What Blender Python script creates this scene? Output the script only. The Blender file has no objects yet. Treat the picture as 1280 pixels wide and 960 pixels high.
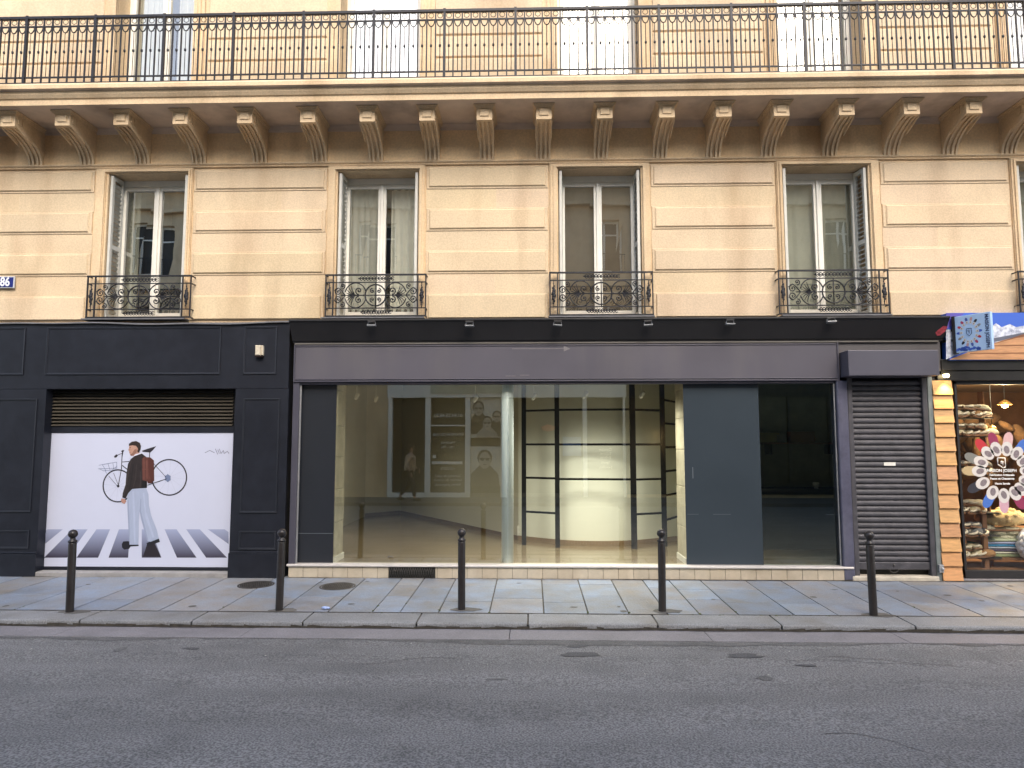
import bpy, bmesh, math, random
from mathutils import Vector, Matrix
random.seed(11)
R = math.radians
C = bpy.context.scene.collection
sc = bpy.context.scene

# ------------------------------------------------------------------ camera
F, CX, CY = 870.0, 640.0, 480.0
H0 = 1.70
D = 9.30                       # plane of the stone facade
PITCH, YAW = R(5.12), R(1.65)
cam_d = bpy.data.cameras.new('camera'); cam = bpy.data.objects.new('camera', cam_d); C.objects.link(cam)
cam_d.sensor_width = 36; cam_d.lens = F/1280*36
cam_d.clip_start = .05; cam_d.clip_end = 500
cam.location = (0, 0, H0)
cam.rotation_euler = (R(90)+PITCH, 0, YAW)
sc.camera = cam
RM = cam.rotation_euler.to_matrix()
def ray(px, py): return RM @ Vector(((px-CX)/F, -(py-CY)/F, -1))
def fac(px, py, Y=D):
    d = ray(px, py); t = Y/d.y
    return (d.x*t, H0+d.z*t)
def FX(px, py=560, Y=D): return fac(px, py, Y)[0]
def FZ(py, px=640, Y=D): return fac(px, py, Y)[1]
def gnd(px, py, z=0.0):
    d = ray(px, py); t = (z-H0)/d.z
    return (d.x*t, d.y*t)

# ------------------------------------------------------------------ materials
def newmat(name):
    m = bpy.data.materials.new(name); m.use_nodes = True
    nt = m.node_tree; b = nt.nodes['Principled BSDF']
    return m, nt, b
def M(name, rgb, rough=.6, metal=0., var=.12, scale=2.5, bump=.0, bscale=60, stain=None, stain_amt=.0, stretch=(1,1,1),
      hue=None, spec=.5, attr=None, speck=None):
    m, nt, b = newmat(name)
    N, L = nt.nodes, nt.links
    tc = N.new('ShaderNodeTexCoord'); mp = N.new('ShaderNodeMapping'); mp.inputs['Scale'].default_value = stretch
    geo = N.new('ShaderNodeNewGeometry')
    L.new(geo.outputs['Position'], mp.inputs['Vector'])
    no = N.new('ShaderNodeTexNoise'); no.inputs['Scale'].default_value = scale; no.inputs['Detail'].default_value = 8
    no.inputs['Roughness'].default_value = .65
    L.new(mp.outputs[0], no.inputs['Vector'])
    cr = N.new('ShaderNodeValToRGB')
    e = cr.color_ramp.elements; e[0].position = .32; e[1].position = .68
    lo = [c*(1-var) for c in rgb]; hi = [min(1, c*(1+var)) for c in rgb]
    if hue: lo = list(hue)
    e[0].color = (*lo, 1); e[1].color = (*hi, 1)
    L.new(no.outputs['Fac'], cr.inputs['Fac'])
    col = cr.outputs['Color']
    if stain:
        n2 = N.new('ShaderNodeTexNoise'); n2.inputs['Scale'].default_value = .9; n2.inputs['Detail'].default_value = 10
        mp2 = N.new('ShaderNodeMapping'); mp2.inputs['Scale'].default_value = (2.2, 2.2, .5)
        L.new(geo.outputs['Position'], mp2.inputs['Vector']); L.new(mp2.outputs[0], n2.inputs['Vector'])
        r2 = N.new('ShaderNodeValToRGB'); r2.color_ramp.elements[0].position = .5; r2.color_ramp.elements[1].position = .72
        L.new(n2.outputs['Fac'], r2.inputs['Fac'])
        ml = N.new('ShaderNodeMath'); ml.operation = 'MULTIPLY'; ml.inputs[1].default_value = stain_amt
        L.new(r2.outputs['Color'], ml.inputs[0])
        mx = N.new('ShaderNodeMix'); mx.data_type = 'RGBA'
        L.new(ml.outputs[0], mx.inputs['Factor']); L.new(col, mx.inputs[6]); mx.inputs[7].default_value = (*stain, 1)
        col = mx.outputs[2]
    if speck:
        n3 = N.new('ShaderNodeTexNoise'); n3.inputs['Scale'].default_value = speck[0]; n3.inputs['Detail'].default_value = 2
        L.new(geo.outputs['Position'], n3.inputs['Vector'])
        r3 = N.new('ShaderNodeValToRGB'); r3.color_ramp.elements[0].position = .38; r3.color_ramp.elements[1].position = .62
        r3.color_ramp.elements[0].color = (speck[1],)*3+(1,); r3.color_ramp.elements[1].color = (speck[2],)*3+(1,)
        L.new(n3.outputs['Fac'], r3.inputs['Fac'])
        mx = N.new('ShaderNodeMix'); mx.data_type = 'RGBA'; mx.blend_type = 'MULTIPLY'; mx.inputs['Factor'].default_value = 1
        L.new(col, mx.inputs[6]); L.new(r3.outputs['Color'], mx.inputs[7]); col = mx.outputs[2]
    if attr:
        at = N.new('ShaderNodeAttribute'); at.attribute_name = attr
        mx = N.new('ShaderNodeMix'); mx.data_type = 'RGBA'; mx.blend_type = 'MULTIPLY'; mx.inputs['Factor'].default_value = 1
        L.new(col, mx.inputs[6]); L.new(at.outputs['Color'], mx.inputs[7]); col = mx.outputs[2]
    L.new(col, b.inputs['Base Color'])
    b.inputs['Metallic'].default_value = metal
    rr = N.new('ShaderNodeMapRange'); rr.inputs[3].default_value = max(0, rough-.08); rr.inputs[4].default_value = min(1, rough+.08)
    L.new(no.outputs['Fac'], rr.inputs[0]); L.new(rr.outputs[0], b.inputs['Roughness'])
    b.inputs['Specular IOR Level'].default_value = spec
    if bump:
        nb = N.new('ShaderNodeTexNoise'); nb.inputs['Scale'].default_value = bscale; nb.inputs['Detail'].default_value = 6
        L.new(geo.outputs['Position'], nb.inputs['Vector'])
        bp = N.new('ShaderNodeBump'); bp.inputs['Strength'].default_value = bump; bp.inputs['Distance'].default_value = .01
        L.new(nb.outputs['Fac'], bp.inputs['Height']); L.new(bp.outputs[0], b.inputs['Normal'])
    return m
def EM(name, rgb, s):
    m, nt, b = newmat(name)
    b.inputs['Emission Color'].default_value = (*rgb, 1); b.inputs['Emission Strength'].default_value = s
    b.inputs['Base Color'].default_value = (*rgb, 1)
    return m
def GLASS(name, refl, base, tint, rtint, wob=.0, rough=0.0):
    m = bpy.data.materials.new(name); m.use_nodes = True
    nt = m.node_tree; nt.nodes.clear(); N, L = nt.nodes, nt.links
    out = N.new('ShaderNodeOutputMaterial'); mix = N.new('ShaderNodeMixShader')
    tr = N.new('ShaderNodeBsdfTransparent'); tr.inputs[0].default_value = (*tint, 1)
    gl = N.new('ShaderNodeBsdfGlossy'); gl.inputs['Color'].default_value = (*rtint, 1); gl.inputs['Roughness'].default_value = rough
    lw = N.new('ShaderNodeLayerWeight'); lw.inputs['Blend'].default_value = .5
    mr = N.new('ShaderNodeMapRange'); mr.inputs[3].default_value = base; mr.inputs[4].default_value = refl
    L.new(lw.outputs['Fresnel'], mr.inputs[0])
    L.new(mr.outputs[0], mix.inputs[0]); L.new(tr.outputs[0], mix.inputs[1]); L.new(gl.outputs[0], mix.inputs[2])
    if wob:
        nz = N.new('ShaderNodeTexNoise'); nz.inputs['Scale'].default_value = 1.6; nz.inputs['Detail'].default_value = 1
        geo = N.new('ShaderNodeNewGeometry'); L.new(geo.outputs['Position'], nz.inputs['Vector'])
        bp = N.new('ShaderNodeBump'); bp.inputs['Strength'].default_value = wob; bp.inputs['Distance'].default_value = .02
        L.new(nz.outputs['Fac'], bp.inputs['Height']); L.new(bp.outputs[0], gl.inputs['Normal'])
    L.new(mix.outputs[0], out.inputs[0])
    return m

STONE = (.655, .52, .35)
m_stone = M('limestone', STONE, .85, var=.08, scale=1.3, bump=.25, bscale=90, stain=(.47, .34, .21), stain_amt=.75, attr='tone', speck=(45, .93, 1.05))
m_stone2 = M('limestone_plain', (.68, .52, .33), .85, var=.12, scale=2.3, bump=.3, bscale=60, stain=(.42, .29, .16), stain_amt=.6, speck=(45, .93, 1.05))
m_frieze = M('limestone_frieze', (.80, .60, .36), .85, var=.14, scale=1.3, bump=.25, bscale=70, stain=(.42, .26, .13), stain_amt=.75, speck=(35, .93, 1.05))
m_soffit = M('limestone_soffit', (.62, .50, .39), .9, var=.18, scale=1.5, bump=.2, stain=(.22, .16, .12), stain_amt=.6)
m_navy = M('navy_paint', (.014, .016, .023), .38, var=.12, scale=2, bump=.05, bscale=12, speck=(7, .9, 1.1), spec=.35)
m_black = M('black_paint', (.018, .017, .018), .5, var=.2, bump=.03, bscale=15)
m_purple = M('plum_grey_paint', (.088, .083, .102), .42, var=.08, scale=1.0, bump=.04, bscale=10, stain=(.13, .12, .125), stain_amt=.5)
m_purple2 = M('plum_grey_frame', (.065, .062, .082), .42, var=.1, scale=2.0)
m_shut = M('shutter_paint', (.068, .065, .073), .5, var=.15, scale=4, bump=.04, bscale=20, speck=(9, .85, 1.1))
m_slate = M('slate_panel', (.022, .025, .031), .22, var=.06, scale=1.2, spec=.4)
m_slate2 = M('slate_blue_panel', (.040, .052, .063), .2, var=.06, scale=.9, spec=.4)
m_white = M('white_paint', (.78, .76, .68), .45, var=.06, scale=5, bump=.03)
m_shutterwood = M('shutter_white', (.60, .60, .55), .6, var=.08, scale=6, bump=.05)
m_iron = M('wrought_iron', (.020, .020, .024), .5, metal=.3, var=.3, scale=14, bump=.1, bscale=80)
m_bollard = M('bollard_paint', (.022, .018, .017), .36, var=.3, scale=12, bump=.06, bscale=60, stain=(.05, .045, .04), stain_amt=.4)
m_steel = M('galvanised_steel', (.42, .43, .44), .4, metal=.6, var=.2, scale=9)
m_lead = M('lead_flashing', (.16, .16, .17), .6, metal=.3, var=.2, scale=6, bump=.2, bscale=10)
m_asphalt = M('asphalt', (.185, .184, .182), .85, var=.2, scale=1.3, stretch=(.22, 1.3, 1), bump=.9, bscale=130, speck=(75, .60, 1.42), stain=(.11, .11, .11), stain_amt=.5)
m_gutter = M('gutter_granite', (.215, .205, .215), .7, var=.16, scale=2.2, bump=.3, bscale=80, speck=(95, .85, 1.15))
m_kerb = M('kerb_granite', (.23, .235, .24), .65, var=.16, scale=2.5, bump=.4, bscale=60, speck=(110, .8, 1.2), stain=(.16, .145, .12), stain_amt=.6, attr='tone')
m_flag = M('flagstone', (.215, .25, .305), .5, var=.12, scale=3.2, hue=(.235, .22, .20), bump=.4, bscale=35, speck=(90, .88, 1.12), stain=(.17, .155, .13), stain_amt=.55, attr='tone')
m_joint = M('joint_dirt', (.10, .09, .075), .95, var=.4, scale=14, bump=.5, speck=(60, .7, 1.3))
m_moss = M('moss', (.10, .12, .045), .95, var=.4, scale=30, bump=.6)
m_tile = M('cream_step_tile', (.52, .45, .34), .5, var=.15, scale=5, bump=.05, stain=(.32, .24, .15), stain_amt=.5, attr='tone')
m_sill = M('marble_sill', (.62, .58, .54), .35, var=.08, scale=5)
m_cast = M('cast_iron', (.075, .07, .065), .55, metal=.5, var=.3, scale=20, bump=.2)
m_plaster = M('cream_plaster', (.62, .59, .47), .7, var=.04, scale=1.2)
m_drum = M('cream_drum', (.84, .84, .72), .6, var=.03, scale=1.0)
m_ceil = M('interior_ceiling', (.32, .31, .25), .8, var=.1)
m_floor = M('vinyl_floor', (.23, .17, .10), .16, var=.14, scale=2.0, stretch=(1, 5, 1))
m_skirt = M('wood_skirting', (.14, .085, .045), .5, var=.2, scale=8)
m_pillar = M('interior_stone', (.50, .45, .33), .8, var=.2, scale=5, bump=.4, bscale=30, stain=(.3, .25, .16), stain_amt=.6)
m_col = M('white_column', (.84, .92, .93), .35, var=.03)
m_blackmetal = M('black_steel', (.008, .008, .008), .9, var=.2, spec=.1)
m_dark = M('dark_interior', (.55, .55, .43), .8, var=.25, scale=2)
m_dark2 = M('darker_interior', (.018, .018, .016), .7, var=.3, scale=3)
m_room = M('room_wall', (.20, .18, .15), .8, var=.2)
m_curtain = M('sheer_curtain', (.9, .88, .80), .9, var=.06, scale=8, bump=.1)
m_blind = M('brown_blind', (.24, .185, .13), .8, var=.12, scale=2)
m_net = M('net_curtain', (.50, .50, .42), .9, var=.1, scale=3)
m_orange = M('larch_shingle', (.58, .32, .14), .5, var=.2, scale=6, stretch=(1, 1, 6), attr='tone')
m_wood = M('oak_wood', (.22, .11, .05), .5, var=.2, scale=10)
g_shop = GLASS('shop_glass', .55, .25, (.92, .95, .87), (.98, .95, .80), .012)
g_dark = GLASS('dark_shop_glass', .50, .11, (.82, .88, .80), (.9, 1, .9), .012)
g_win = GLASS('window_glass', .55, .27, (.86, .88, .84), (.98, .97, .92), .05)
g_right = GLASS('slipper_shop_glass', .22, .025, (.95, .95, .93), (1, 1, 1), .01)

# ------------------------------------------------------------------ mesh builder
class MB:
    def __init__(s): s.bm = bmesh.new(); s.tl = s.bm.loops.layers.float_color.new('tone')
    def _tone(s, faces, tone):
        for f in faces:
            for l in f.loops: l[s.tl] = (*tone, 1)
    def poly(s, pts, tone=(1, 1, 1)):
        f = s.bm.faces.new([s.bm.verts.new(p) for p in pts]); s._tone([f], tone); return f
    def box(s, x0, x1, y0, y1, z0, z1, tone=(1, 1, 1), mat=None):
        v = [Vector((x, y, z)) for z in (z0, z1) for y in (y0, y1) for x in (x0, x1)]
        if mat: v = [mat @ p for p in v]
        v = [s.bm.verts.new(p) for p in v]
        fs = [s.bm.faces.new([v[i] for i in q]) for q in ((0, 2, 3, 1), (4, 5, 7, 6), (0, 1, 5, 4), (2, 6, 7, 3), (0, 4, 6, 2), (1, 3, 7, 5))]
        s._tone(fs, tone)
    def bbox(s, x0, x1, y0, y1, z0, z1, b=.01, tone=(1, 1, 1)):
        """box whose front (low y) edges are chamfered by b"""
        P = lambda a, y: [(x0+a, y, z0+a), (x1-a, y, z0+a), (x1-a, y, z1-a), (x0+a, y, z1-a)]
        rings = [[s.bm.verts.new(p) for p in q] for q in (P(0, y1), P(0, y0+b), P(b, y0))]
        fs = []
        for a, c in zip(rings, rings[1:]):
            for i in range(4): fs.append(s.bm.faces.new([a[i], a[(i+1) % 4], c[(i+1) % 4], c[i]]))
        fs.append(s.bm.faces.new(rings[-1])); fs.append(s.bm.faces.new(rings[0][::-1]))
        s._tone(fs, tone)
    def prism(s, pts, axis, a, b, tone=(1, 1, 1)):
        """closed 2D outline extruded along an axis; pts are the two other coordinates"""
        def mk(p, t):
            return {'x': (t, p[0], p[1]), 'y': (p[0], t, p[1]), 'z': (p[0], p[1], t)}[axis]
        A = [s.bm.verts.new(mk(p, a)) for p in pts]; B = [s.bm.verts.new(mk(p, b)) for p in pts]
        n = len(pts); fs = [s.bm.faces.new(A), s.bm.faces.new(B[::-1])]
        for i in range(n): fs.append(s.bm.faces.new([A[i], B[i], B[(i+1) % n], A[(i+1) % n]]))
        s._tone(fs, tone)
    def tube(s, pts, r, n=6, closed=False, caps=True):
        pts = [Vector(p) for p in pts]; rs = r if isinstance(r, (list, tuple)) else [r]*len(pts)
        rings = []; up = None
        for i, p in enumerate(pts):
            if closed: t = pts[(i+1) % len(pts)]-pts[i-1]
            else: t = pts[min(i+1, len(pts)-1)]-pts[max(i-1, 0)]
            t.normalize()
            if up is None: up = Vector((0, 1, 0)) if abs(t.y) < .9 else Vector((1, 0, 0))
            a = t.cross(up).normalized(); b = a.cross(t).normalized()
            rings.append([s.bm.verts.new(p+rs[i]*(math.cos(k*2*math.pi/n)*a+math.sin(k*2*math.pi/n)*b)) for k in range(n)])
        fs = []
        rr = rings+[rings[0]] if closed else rings
        for A, B in zip(rr, rr[1:]):
            for k in range(n):
                f = s.bm.faces.new([A[k], A[(k+1) % n], B[(k+1) % n], B[k]]); f.smooth = True; fs.append(f)
        if caps and not closed: fs += [s.bm.faces.new(rings[0][::-1]), s.bm.faces.new(rings[-1])]
        s._tone(fs, (1, 1, 1))
    def lathe(s, prof, c=(0, 0, 0), n=24, M4=None):
        rings = []
        for r, z in prof:
            ring = []
            for k in range(n):
                p = Vector((r*math.cos(k*2*math.pi/n), r*math.sin(k*2*math.pi/n), z))
                if M4: p = M4 @ p
                ring.append(s.bm.verts.new(p+Vector(c)))
            rings.append(ring)
        fs = []
        for A, B in zip(rings, rings[1:]):
            for k in range(n):
                f = s.bm.faces.new([A[k], A[(k+1) % n], B[(k+1) % n], B[k]]); f.smooth = True; fs.append(f)
        fs += [s.bm.faces.new(rings[0][::-1]), s.bm.faces.new(rings[-1])]
        s._tone(fs, (1, 1, 1))
    def ball(s, c, r, sc3=(1, 1, 1), sub=2, rough=0., rot=None):
        g = bmesh.ops.create_icosphere(s.bm, subdivisions=sub, radius=1)
        for v in g['verts']:
            q = v.co*r; q = Vector((q.x*sc3[0], q.y*sc3[1], q.z*sc3[2]))*(1+random.uniform(-rough, rough))
            if rot: q = rot @ q
            v.co = q+Vector(c)
        fs = {f for v in g['verts'] for f in v.link_faces}
        for f in fs: f.smooth = True
        s._tone(fs, (1, 1, 1))
    def build(s, name, mat, parent=None, bevel=0, loc=None):
        me = bpy.data.meshes.new(name)
        bmesh.ops.recalc_face_normals(s.bm, faces=s.bm.faces)
        s.bm.to_mesh(me); s.bm.free()
        o = bpy.data.objects.new(name, me); C.objects.link(o)
        for m in (mat if isinstance(mat, list) else [mat]): me.materials.append(m)
        if parent: o.parent = parent
        if loc: o.location = loc
        if bevel:
            b = o.modifiers.new('bevel', 'BEVEL'); b.width = bevel; b.segments = 2; b.limit_method = 'ANGLE'; b.angle_limit = R(40)
        return o
def tag(o, label=None, cat=None, group=None, kind=None):
    if label: o['label'] = label
    if cat: o['category'] = cat
    if group: o['group'] = group
    if kind: o['kind'] = kind
    return o
def thing(name, label, cat, loc=(0, 0, 0), group=None):
    o = bpy.data.objects.new(name, None); C.objects.link(o); o.location = loc; o.empty_display_size = .1
    return tag(o, label, cat, group)
def dup(root, loc=None, label=None, parent=None, group=None):
    r = root.copy(); C.objects.link(r)
    if loc is not None: r.location = loc
    if label: r['label'] = label
    if group: r['group'] = group
    if parent: r.parent = parent
    for ch in list(root.children): dup(ch, parent=r)
    return r
def text(name, s, size, loc, rot, mat, parent=None, offset=0, sx=1, ext=.0008, align='CENTER'):
    cu = bpy.data.curves.new(name, 'FONT'); cu.body = s; cu.size = size; cu.align_x = align; cu.align_y = 'CENTER'
    cu.extrude = ext; cu.offset = offset; cu.resolution_u = 3
    t = bpy.data.objects.new(name, cu); C.objects.link(t)
    bpy.context.view_layer.update()
    me = bpy.data.meshes.new_from_object(t.evaluated_get(bpy.context.evaluated_depsgraph_get()))
    bpy.data.objects.remove(t); bpy.data.curves.remove(cu)
    o = bpy.data.objects.new(name, me); C.objects.link(o)
    me.materials.clear(); me.materials.append(mat)
    o.location = loc; o.rotation_euler = rot; o.scale = (sx, 1, 1)
    if parent: o.parent = parent
    return o
FRONT = (R(90), 0, 0)      # text facing -Y
rnd = random.uniform
def tn(v, a=.05): k = 1+rnd(-a, a); return (k*v, k*v, k*v)

# ------------------------------------------------------------------ key levels on the facade
Z_SLAB = FZ(157, 600)                 # soffit meets wall
PROJ = .75
Z_BR = FZ(202, 560)                   # foot of brackets
Z_WTOP = FZ(213, 560)                 # window opening top
Z_WBOT = FZ(397, 640)
Z_ST = FZ(398, 640)                   # stone stops, shopfronts start
XL, XR = -9.4, 9.4
WIN = [(133, 233), (421, 523), (698, 802), (980, 1088)]
WX = [(FX(a, 300), FX(b, 300)) for a, b in WIN]
SUR = [(117, 239), (409, 531), (687, 813), (972, 1102)]
SX = [(FX(a, 300), FX(b, 300)) for a, b in SUR]
# one further window each side of the picture
WX = [(WX[0][0]-3.07, WX[0][1]-3.07)]+WX+[(WX[3][0]+3.12, WX[3][1]+3.12)]
SX = [(SX[0][0]-3.07, SX[0][1]-3.07)]+SX+[(SX[3][0]+3.12, SX[3][1]+3.12)]
RV = .27

# ------------------------------------------------------------------ ground
SL = .022                               # pavement falls towards the kerb
def pz(y): return -(D-y)*SL
def gnd_p(px, py):
    z = 0
    for _ in range(6):
        x, y = gnd(px, py, z); z = pz(y)
    return x, y
KB = gnd_p(640, 767)[1]; KF = gnd_p(640, 779)[1]
ZK = pz(KF); ZR = ZK-.065
GB = gnd(640, 800, ZR)[1]
# ground sheet: road surface reaches the horizon
mb = MB(); mb.poly([(-250, -250, ZR-.06), (250, -250, ZR-.06), (250, 250, ZR-.06), (-250, 250, ZR-.06)])
tag(mb.build('ground', m_asphalt), kind='structure')
mb = MB()
OPK = -2.9                              # kerb of the far pavement, behind the camera
n = 24
ys = [OPK+(GB-OPK)*i/n for i in range(n+1)]
for i in range(n):
    za, zb = [ZR-.004+.07*(1-((y-(GB+OPK)/2)/((GB-OPK)/2))**2) - 0 for y in (ys[i], ys[i+1])]
    mb.poly([(-60, ys[i], za), (60, ys[i], za), (60, ys[i+1], zb), (-60, ys[i+1], zb)])
tag(mb.build('road', m_asphalt), kind='structure')
# a few old patches and cracks in the asphalt
mb = MB()
def road_z(y): return ZR-.004+.07*(1-((y-(GB+OPK)/2)/((GB-OPK)/2))**2)
for px, py, w in ((725, 820, .20), (930, 822, .2), (722, 808, .12), (240, 812, .09), (1010, 835, .1)):
    x, y = gnd(px, py, ZR); pts = []
    for k in range(14):
        a = k*math.tau/14; q = w*rnd(.6, 1.1)
        yy = y+q*.45*math.sin(a); pts.append((x+q*math.cos(a), yy, road_z(yy)+.004))
    mb.poly(pts)
tag(mb.build('road_patches', M('tar_patch', (.085, .085, .088), .8, bump=.6, bscale=120, var=.2, speck=(70, .7, 1.3))), kind='structure')
# gutter of flat setts
mb = MB(); x = -12.0
while x < 12:
    w = rnd(1.6, 2.6); mb.box(x, x+w-.006, GB, KF-.002, ZR-.15, ZR+.004+rnd(-.001, .001)); x += w
tag(mb.build('gutter', m_gutter, bevel=.003), kind='structure')
# kerb
kx = [-12]
for px, py in ((-60, 775), (99, 775), (241, 775), (383, 773), (524, 772), (660, 772), (817, 772), (968, 774), (1130, 775)):
    kx.append(gnd_p(px, py)[0])
kx += [kx[-1]+1.3, kx[-1]+2.7, 12]
mb = MB()
for a, b in zip(kx, kx[1:]):
    t = tn(1, .09); j = .008
    r_ = .022
    prof = [(KF, ZR-.15), (KF+.004, ZK-r_), (KF+.008, ZK-r_*.35), (KF+r_, ZK), (KB, pz(KB)), (KB, ZR-.15)]
    mb.prism(prof, 'x', a+j, b-j, tone=t)
tag(mb.build('kerb', m_kerb, bevel=.004), kind='structure')
# pavement bedding and flagstones
mb = MB(); mb.poly([(-30, KF+.01, pz(KF)-.012), (30, KF+.01, pz(KF)-.012), (30, D+.3, pz(D+.3)-.012), (-30, D+.3, pz(D+.3)-.012)])
tag(mb.build('pavement_bedding', m_joint), kind='structure')
mb = MB()
tops = [409, 459, 504, 532, 571, 622, 677, 721, 762, 800, 832, 870, 925, 968, 1022, 1060, 1110, 1165, 1215, 1262]
cols = [gnd_p(p, 721)[0] for p in tops]
left = [cols[0]]
while left[-1] > -12: left.append(left[-1]-rnd(.42, .68))
while cols[-1] < 12: cols.append(cols[-1]+rnd(.42, .65))
cols = left[::-1][:-1]+cols
blue = (.94, 1.01, 1.10); warm = (1.04, 1.0, .95); grey = (1.0, 1.0, 1.02)
yb = D-.02
for i, (a, b) in enumerate(zip(cols, cols[1:])):
    cuts = [KB+.006]
    style = random.choice((1, 2, 2, 3, 3))
    if style >= 2: cuts.append(KB+(yb-KB)*rnd(.25, .45))
    if style == 3: cuts.append(KB+(yb-KB)*rnd(.6, .8))
    elif style == 2 and rnd(0, 1) < .6: cuts.append(KB+(yb-KB)*rnd(.62, .82))
    cuts.append(yb)
    g = rnd(.004, .009); sk = rnd(-.02, .02)
    for y0, y1 in zip(cuts, cuts[1:]):
        c = random.choice((blue, blue, grey, warm, blue)); k = rnd(.86, 1.12); t = tuple(q*k for q in c)
        dz = rnd(-.002, .002); g2 = rnd(.002, .006)
        P = []
        for (xx, yy) in ((a+g, y0+g2), (b-g, y0+g2), (b-g, y1-g2), (a+g, y1-g2)): P.append((xx, yy, pz(yy)+dz))
        top = [mb.bm.verts.new(p) for p in P]; bot = [mb.bm.verts.new((p[0], p[1], p[2]-.02)) for p in P]
        fs = [mb.bm.faces.new(top)]+[mb.bm.faces.new([top[q], bot[q], bot[(q+1) % 4], top[(q+1) % 4]]) for q in range(4)]
        mb._tone(fs, t)
tag(mb.build('pavement', m_flag, bevel=.003), kind='structure')
# moss in joints
mb = MB()
for k in range(70):
    xx = random.choice(cols)+rnd(-.01, .01); yy = KB+rnd(-.01, .45)*rnd(0, 1)
    mb.ball((xx, yy, pz(yy)), rnd(.006, .016), (1, 1.8, .35), 1, .3)
for k in range(60):
    xx = rnd(-7, 7); mb.ball((xx, KB+rnd(-.006, .006), pz(KB)), rnd(.004, .010), (2.2, 1, .4), 1, .3)
tag(mb.build('moss', m_moss), 'small tufts of moss in the joints of the flagstones', 'moss', kind='stuff')
# tiny litter specks
mb = MB()
for k in range(110):
    xx = rnd(-7, 7); yy = rnd(GB-1.6, D-.2)
    z = pz(yy) if yy > KF else (ZR+.005 if yy > GB else road_z(yy))
    mb.ball((xx, yy, z+.001), rnd(.003, .007), (rnd(.8, 2), rnd(.8, 1.6), .4), 1, .4)
tag(mb.build('grit', M('pale_grit', (.5, .48, .42), .8)), 'pale specks of grit and gum on pavement and road', 'grit', kind='stuff')

# far pavement behind the camera
mb = MB(); mb.box(-30, 30, -5.6, OPK, ZR-.1, ZR+.1)
tag(mb.build('far_pavement', M('far_paving', (.12, .115, .11), .8, var=.2), bevel=.01), kind='structure')

# grime: along the kerb foot, round the bollards (also painted contact shade), at the shop base; tar lines and cracks in the road
random.seed(31)
mb = MB(); x = -11.5
def dirt_strip(y, z, wmax, x0=-11.5, x1=11.5, up=1):
    x = x0; last = rnd(.2, 1)*wmax
    while x < x1:
        nx = x+rnd(.06, .2); nw = max(.004, min(wmax, last+rnd(-.35, .35)*wmax))
        zf = z if callable(z) else (lambda q: z)
        mb.poly([(x, y, zf(y)), (nx, y, zf(y)), (nx, y-up*nw, zf(y-up*nw)), (x, y-up*last, zf(y-up*last))]); x = nx; last = nw
dirt_strip(KF-.003, ZR+.0085, .05)
x = -11.5
while x < 11.5:
    nx = x+rnd(.05, .25); h_ = rnd(.012, .034); mb.poly([(x, KF-.002, ZR+.004), (nx, KF-.002, ZR+.004), (nx, KF+.0005, ZR+.004+h_), (x, KF+.0005, ZR+.004+rnd(.012, .034))]); x = nx
dirt_strip(D-.13, lambda q: pz(q)+.004, .05)
dirt_strip(KB+.012, lambda q: pz(q)+.0035, .03, up=1)
tag(mb.build('grime', M('street_grime', (.055, .048, .038), .95, var=.4, scale=12, bump=.5)), 'dark grime gathered at the foot of kerb and shopfronts', 'grime', kind='stuff')
mb = MB()
def blob(x, y, zf, rx, ry, n=16):
    mb.poly([(x+rx*rnd(.75, 1.15)*math.cos(k*math.tau/n), y+ry*rnd(.75, 1.15)*math.sin(k*math.tau/n), 0) for k in range(n)])
    for v in list(mb.bm.verts)[-n:]: v.co.z = zf(v.co.y)
for px, py in ((87, 765), (349, 763), (577, 762), (828, 764), (1092, 769)):  # stains at the bollard feet, also painting in the contact shade
    x, y = gnd_p(px, py); blob(x+.05, y+.0, lambda q: pz(q)+.0032, .16, .09); 
for k in range(26): blob(rnd(-7, 7), rnd(KB+.1, D-.25), lambda q: pz(q)+.003, rnd(.02, .05), rnd(.015, .04), 10)
tag(mb.build('pavement_stains_and_shade', M('pavement_stain_and_shade', (.125, .12, .11), .8, var=.3, scale=9, bump=.3)), kind='structure')
mb = MB()
dirt_strip(GB-.005, lambda q: road_z(q)+.003, .16)
for k in range(9):
    x, y = rnd(-5, 5), rnd(3.4, GB-.3); a = rnd(-.3, .3)+(math.pi/2 if k % 3 == 0 else 0); w = .004
    for q in range(int(rnd(8, 22))):
        nx, ny = x+.07*math.cos(a), y+.07*math.sin(a)
        if ny > GB-.05 or ny < 2.5: break
        mb.poly([(x, y-w, road_z(y)+.0035), (nx, ny-w, road_z(ny)+.0035), (nx, ny+w, road_z(ny)+.0035), (x, y+w, road_z(y)+.0035)]); x, y = nx, ny; a += rnd(-.45, .45)
for k in range(4): 
    yy = rnd(3.2, GB-.3); blob(rnd(-5, 5), yy, lambda q: road_z(q)+.003, rnd(.04, .14), rnd(.02, .07))
tag(mb.build('road_wear', M('road_wear', (.115, .114, .112), .85, var=.3, scale=6, bump=.6, bscale=120, speck=(80, .7, 1.4))), kind='structure')
random.seed(12)
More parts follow.
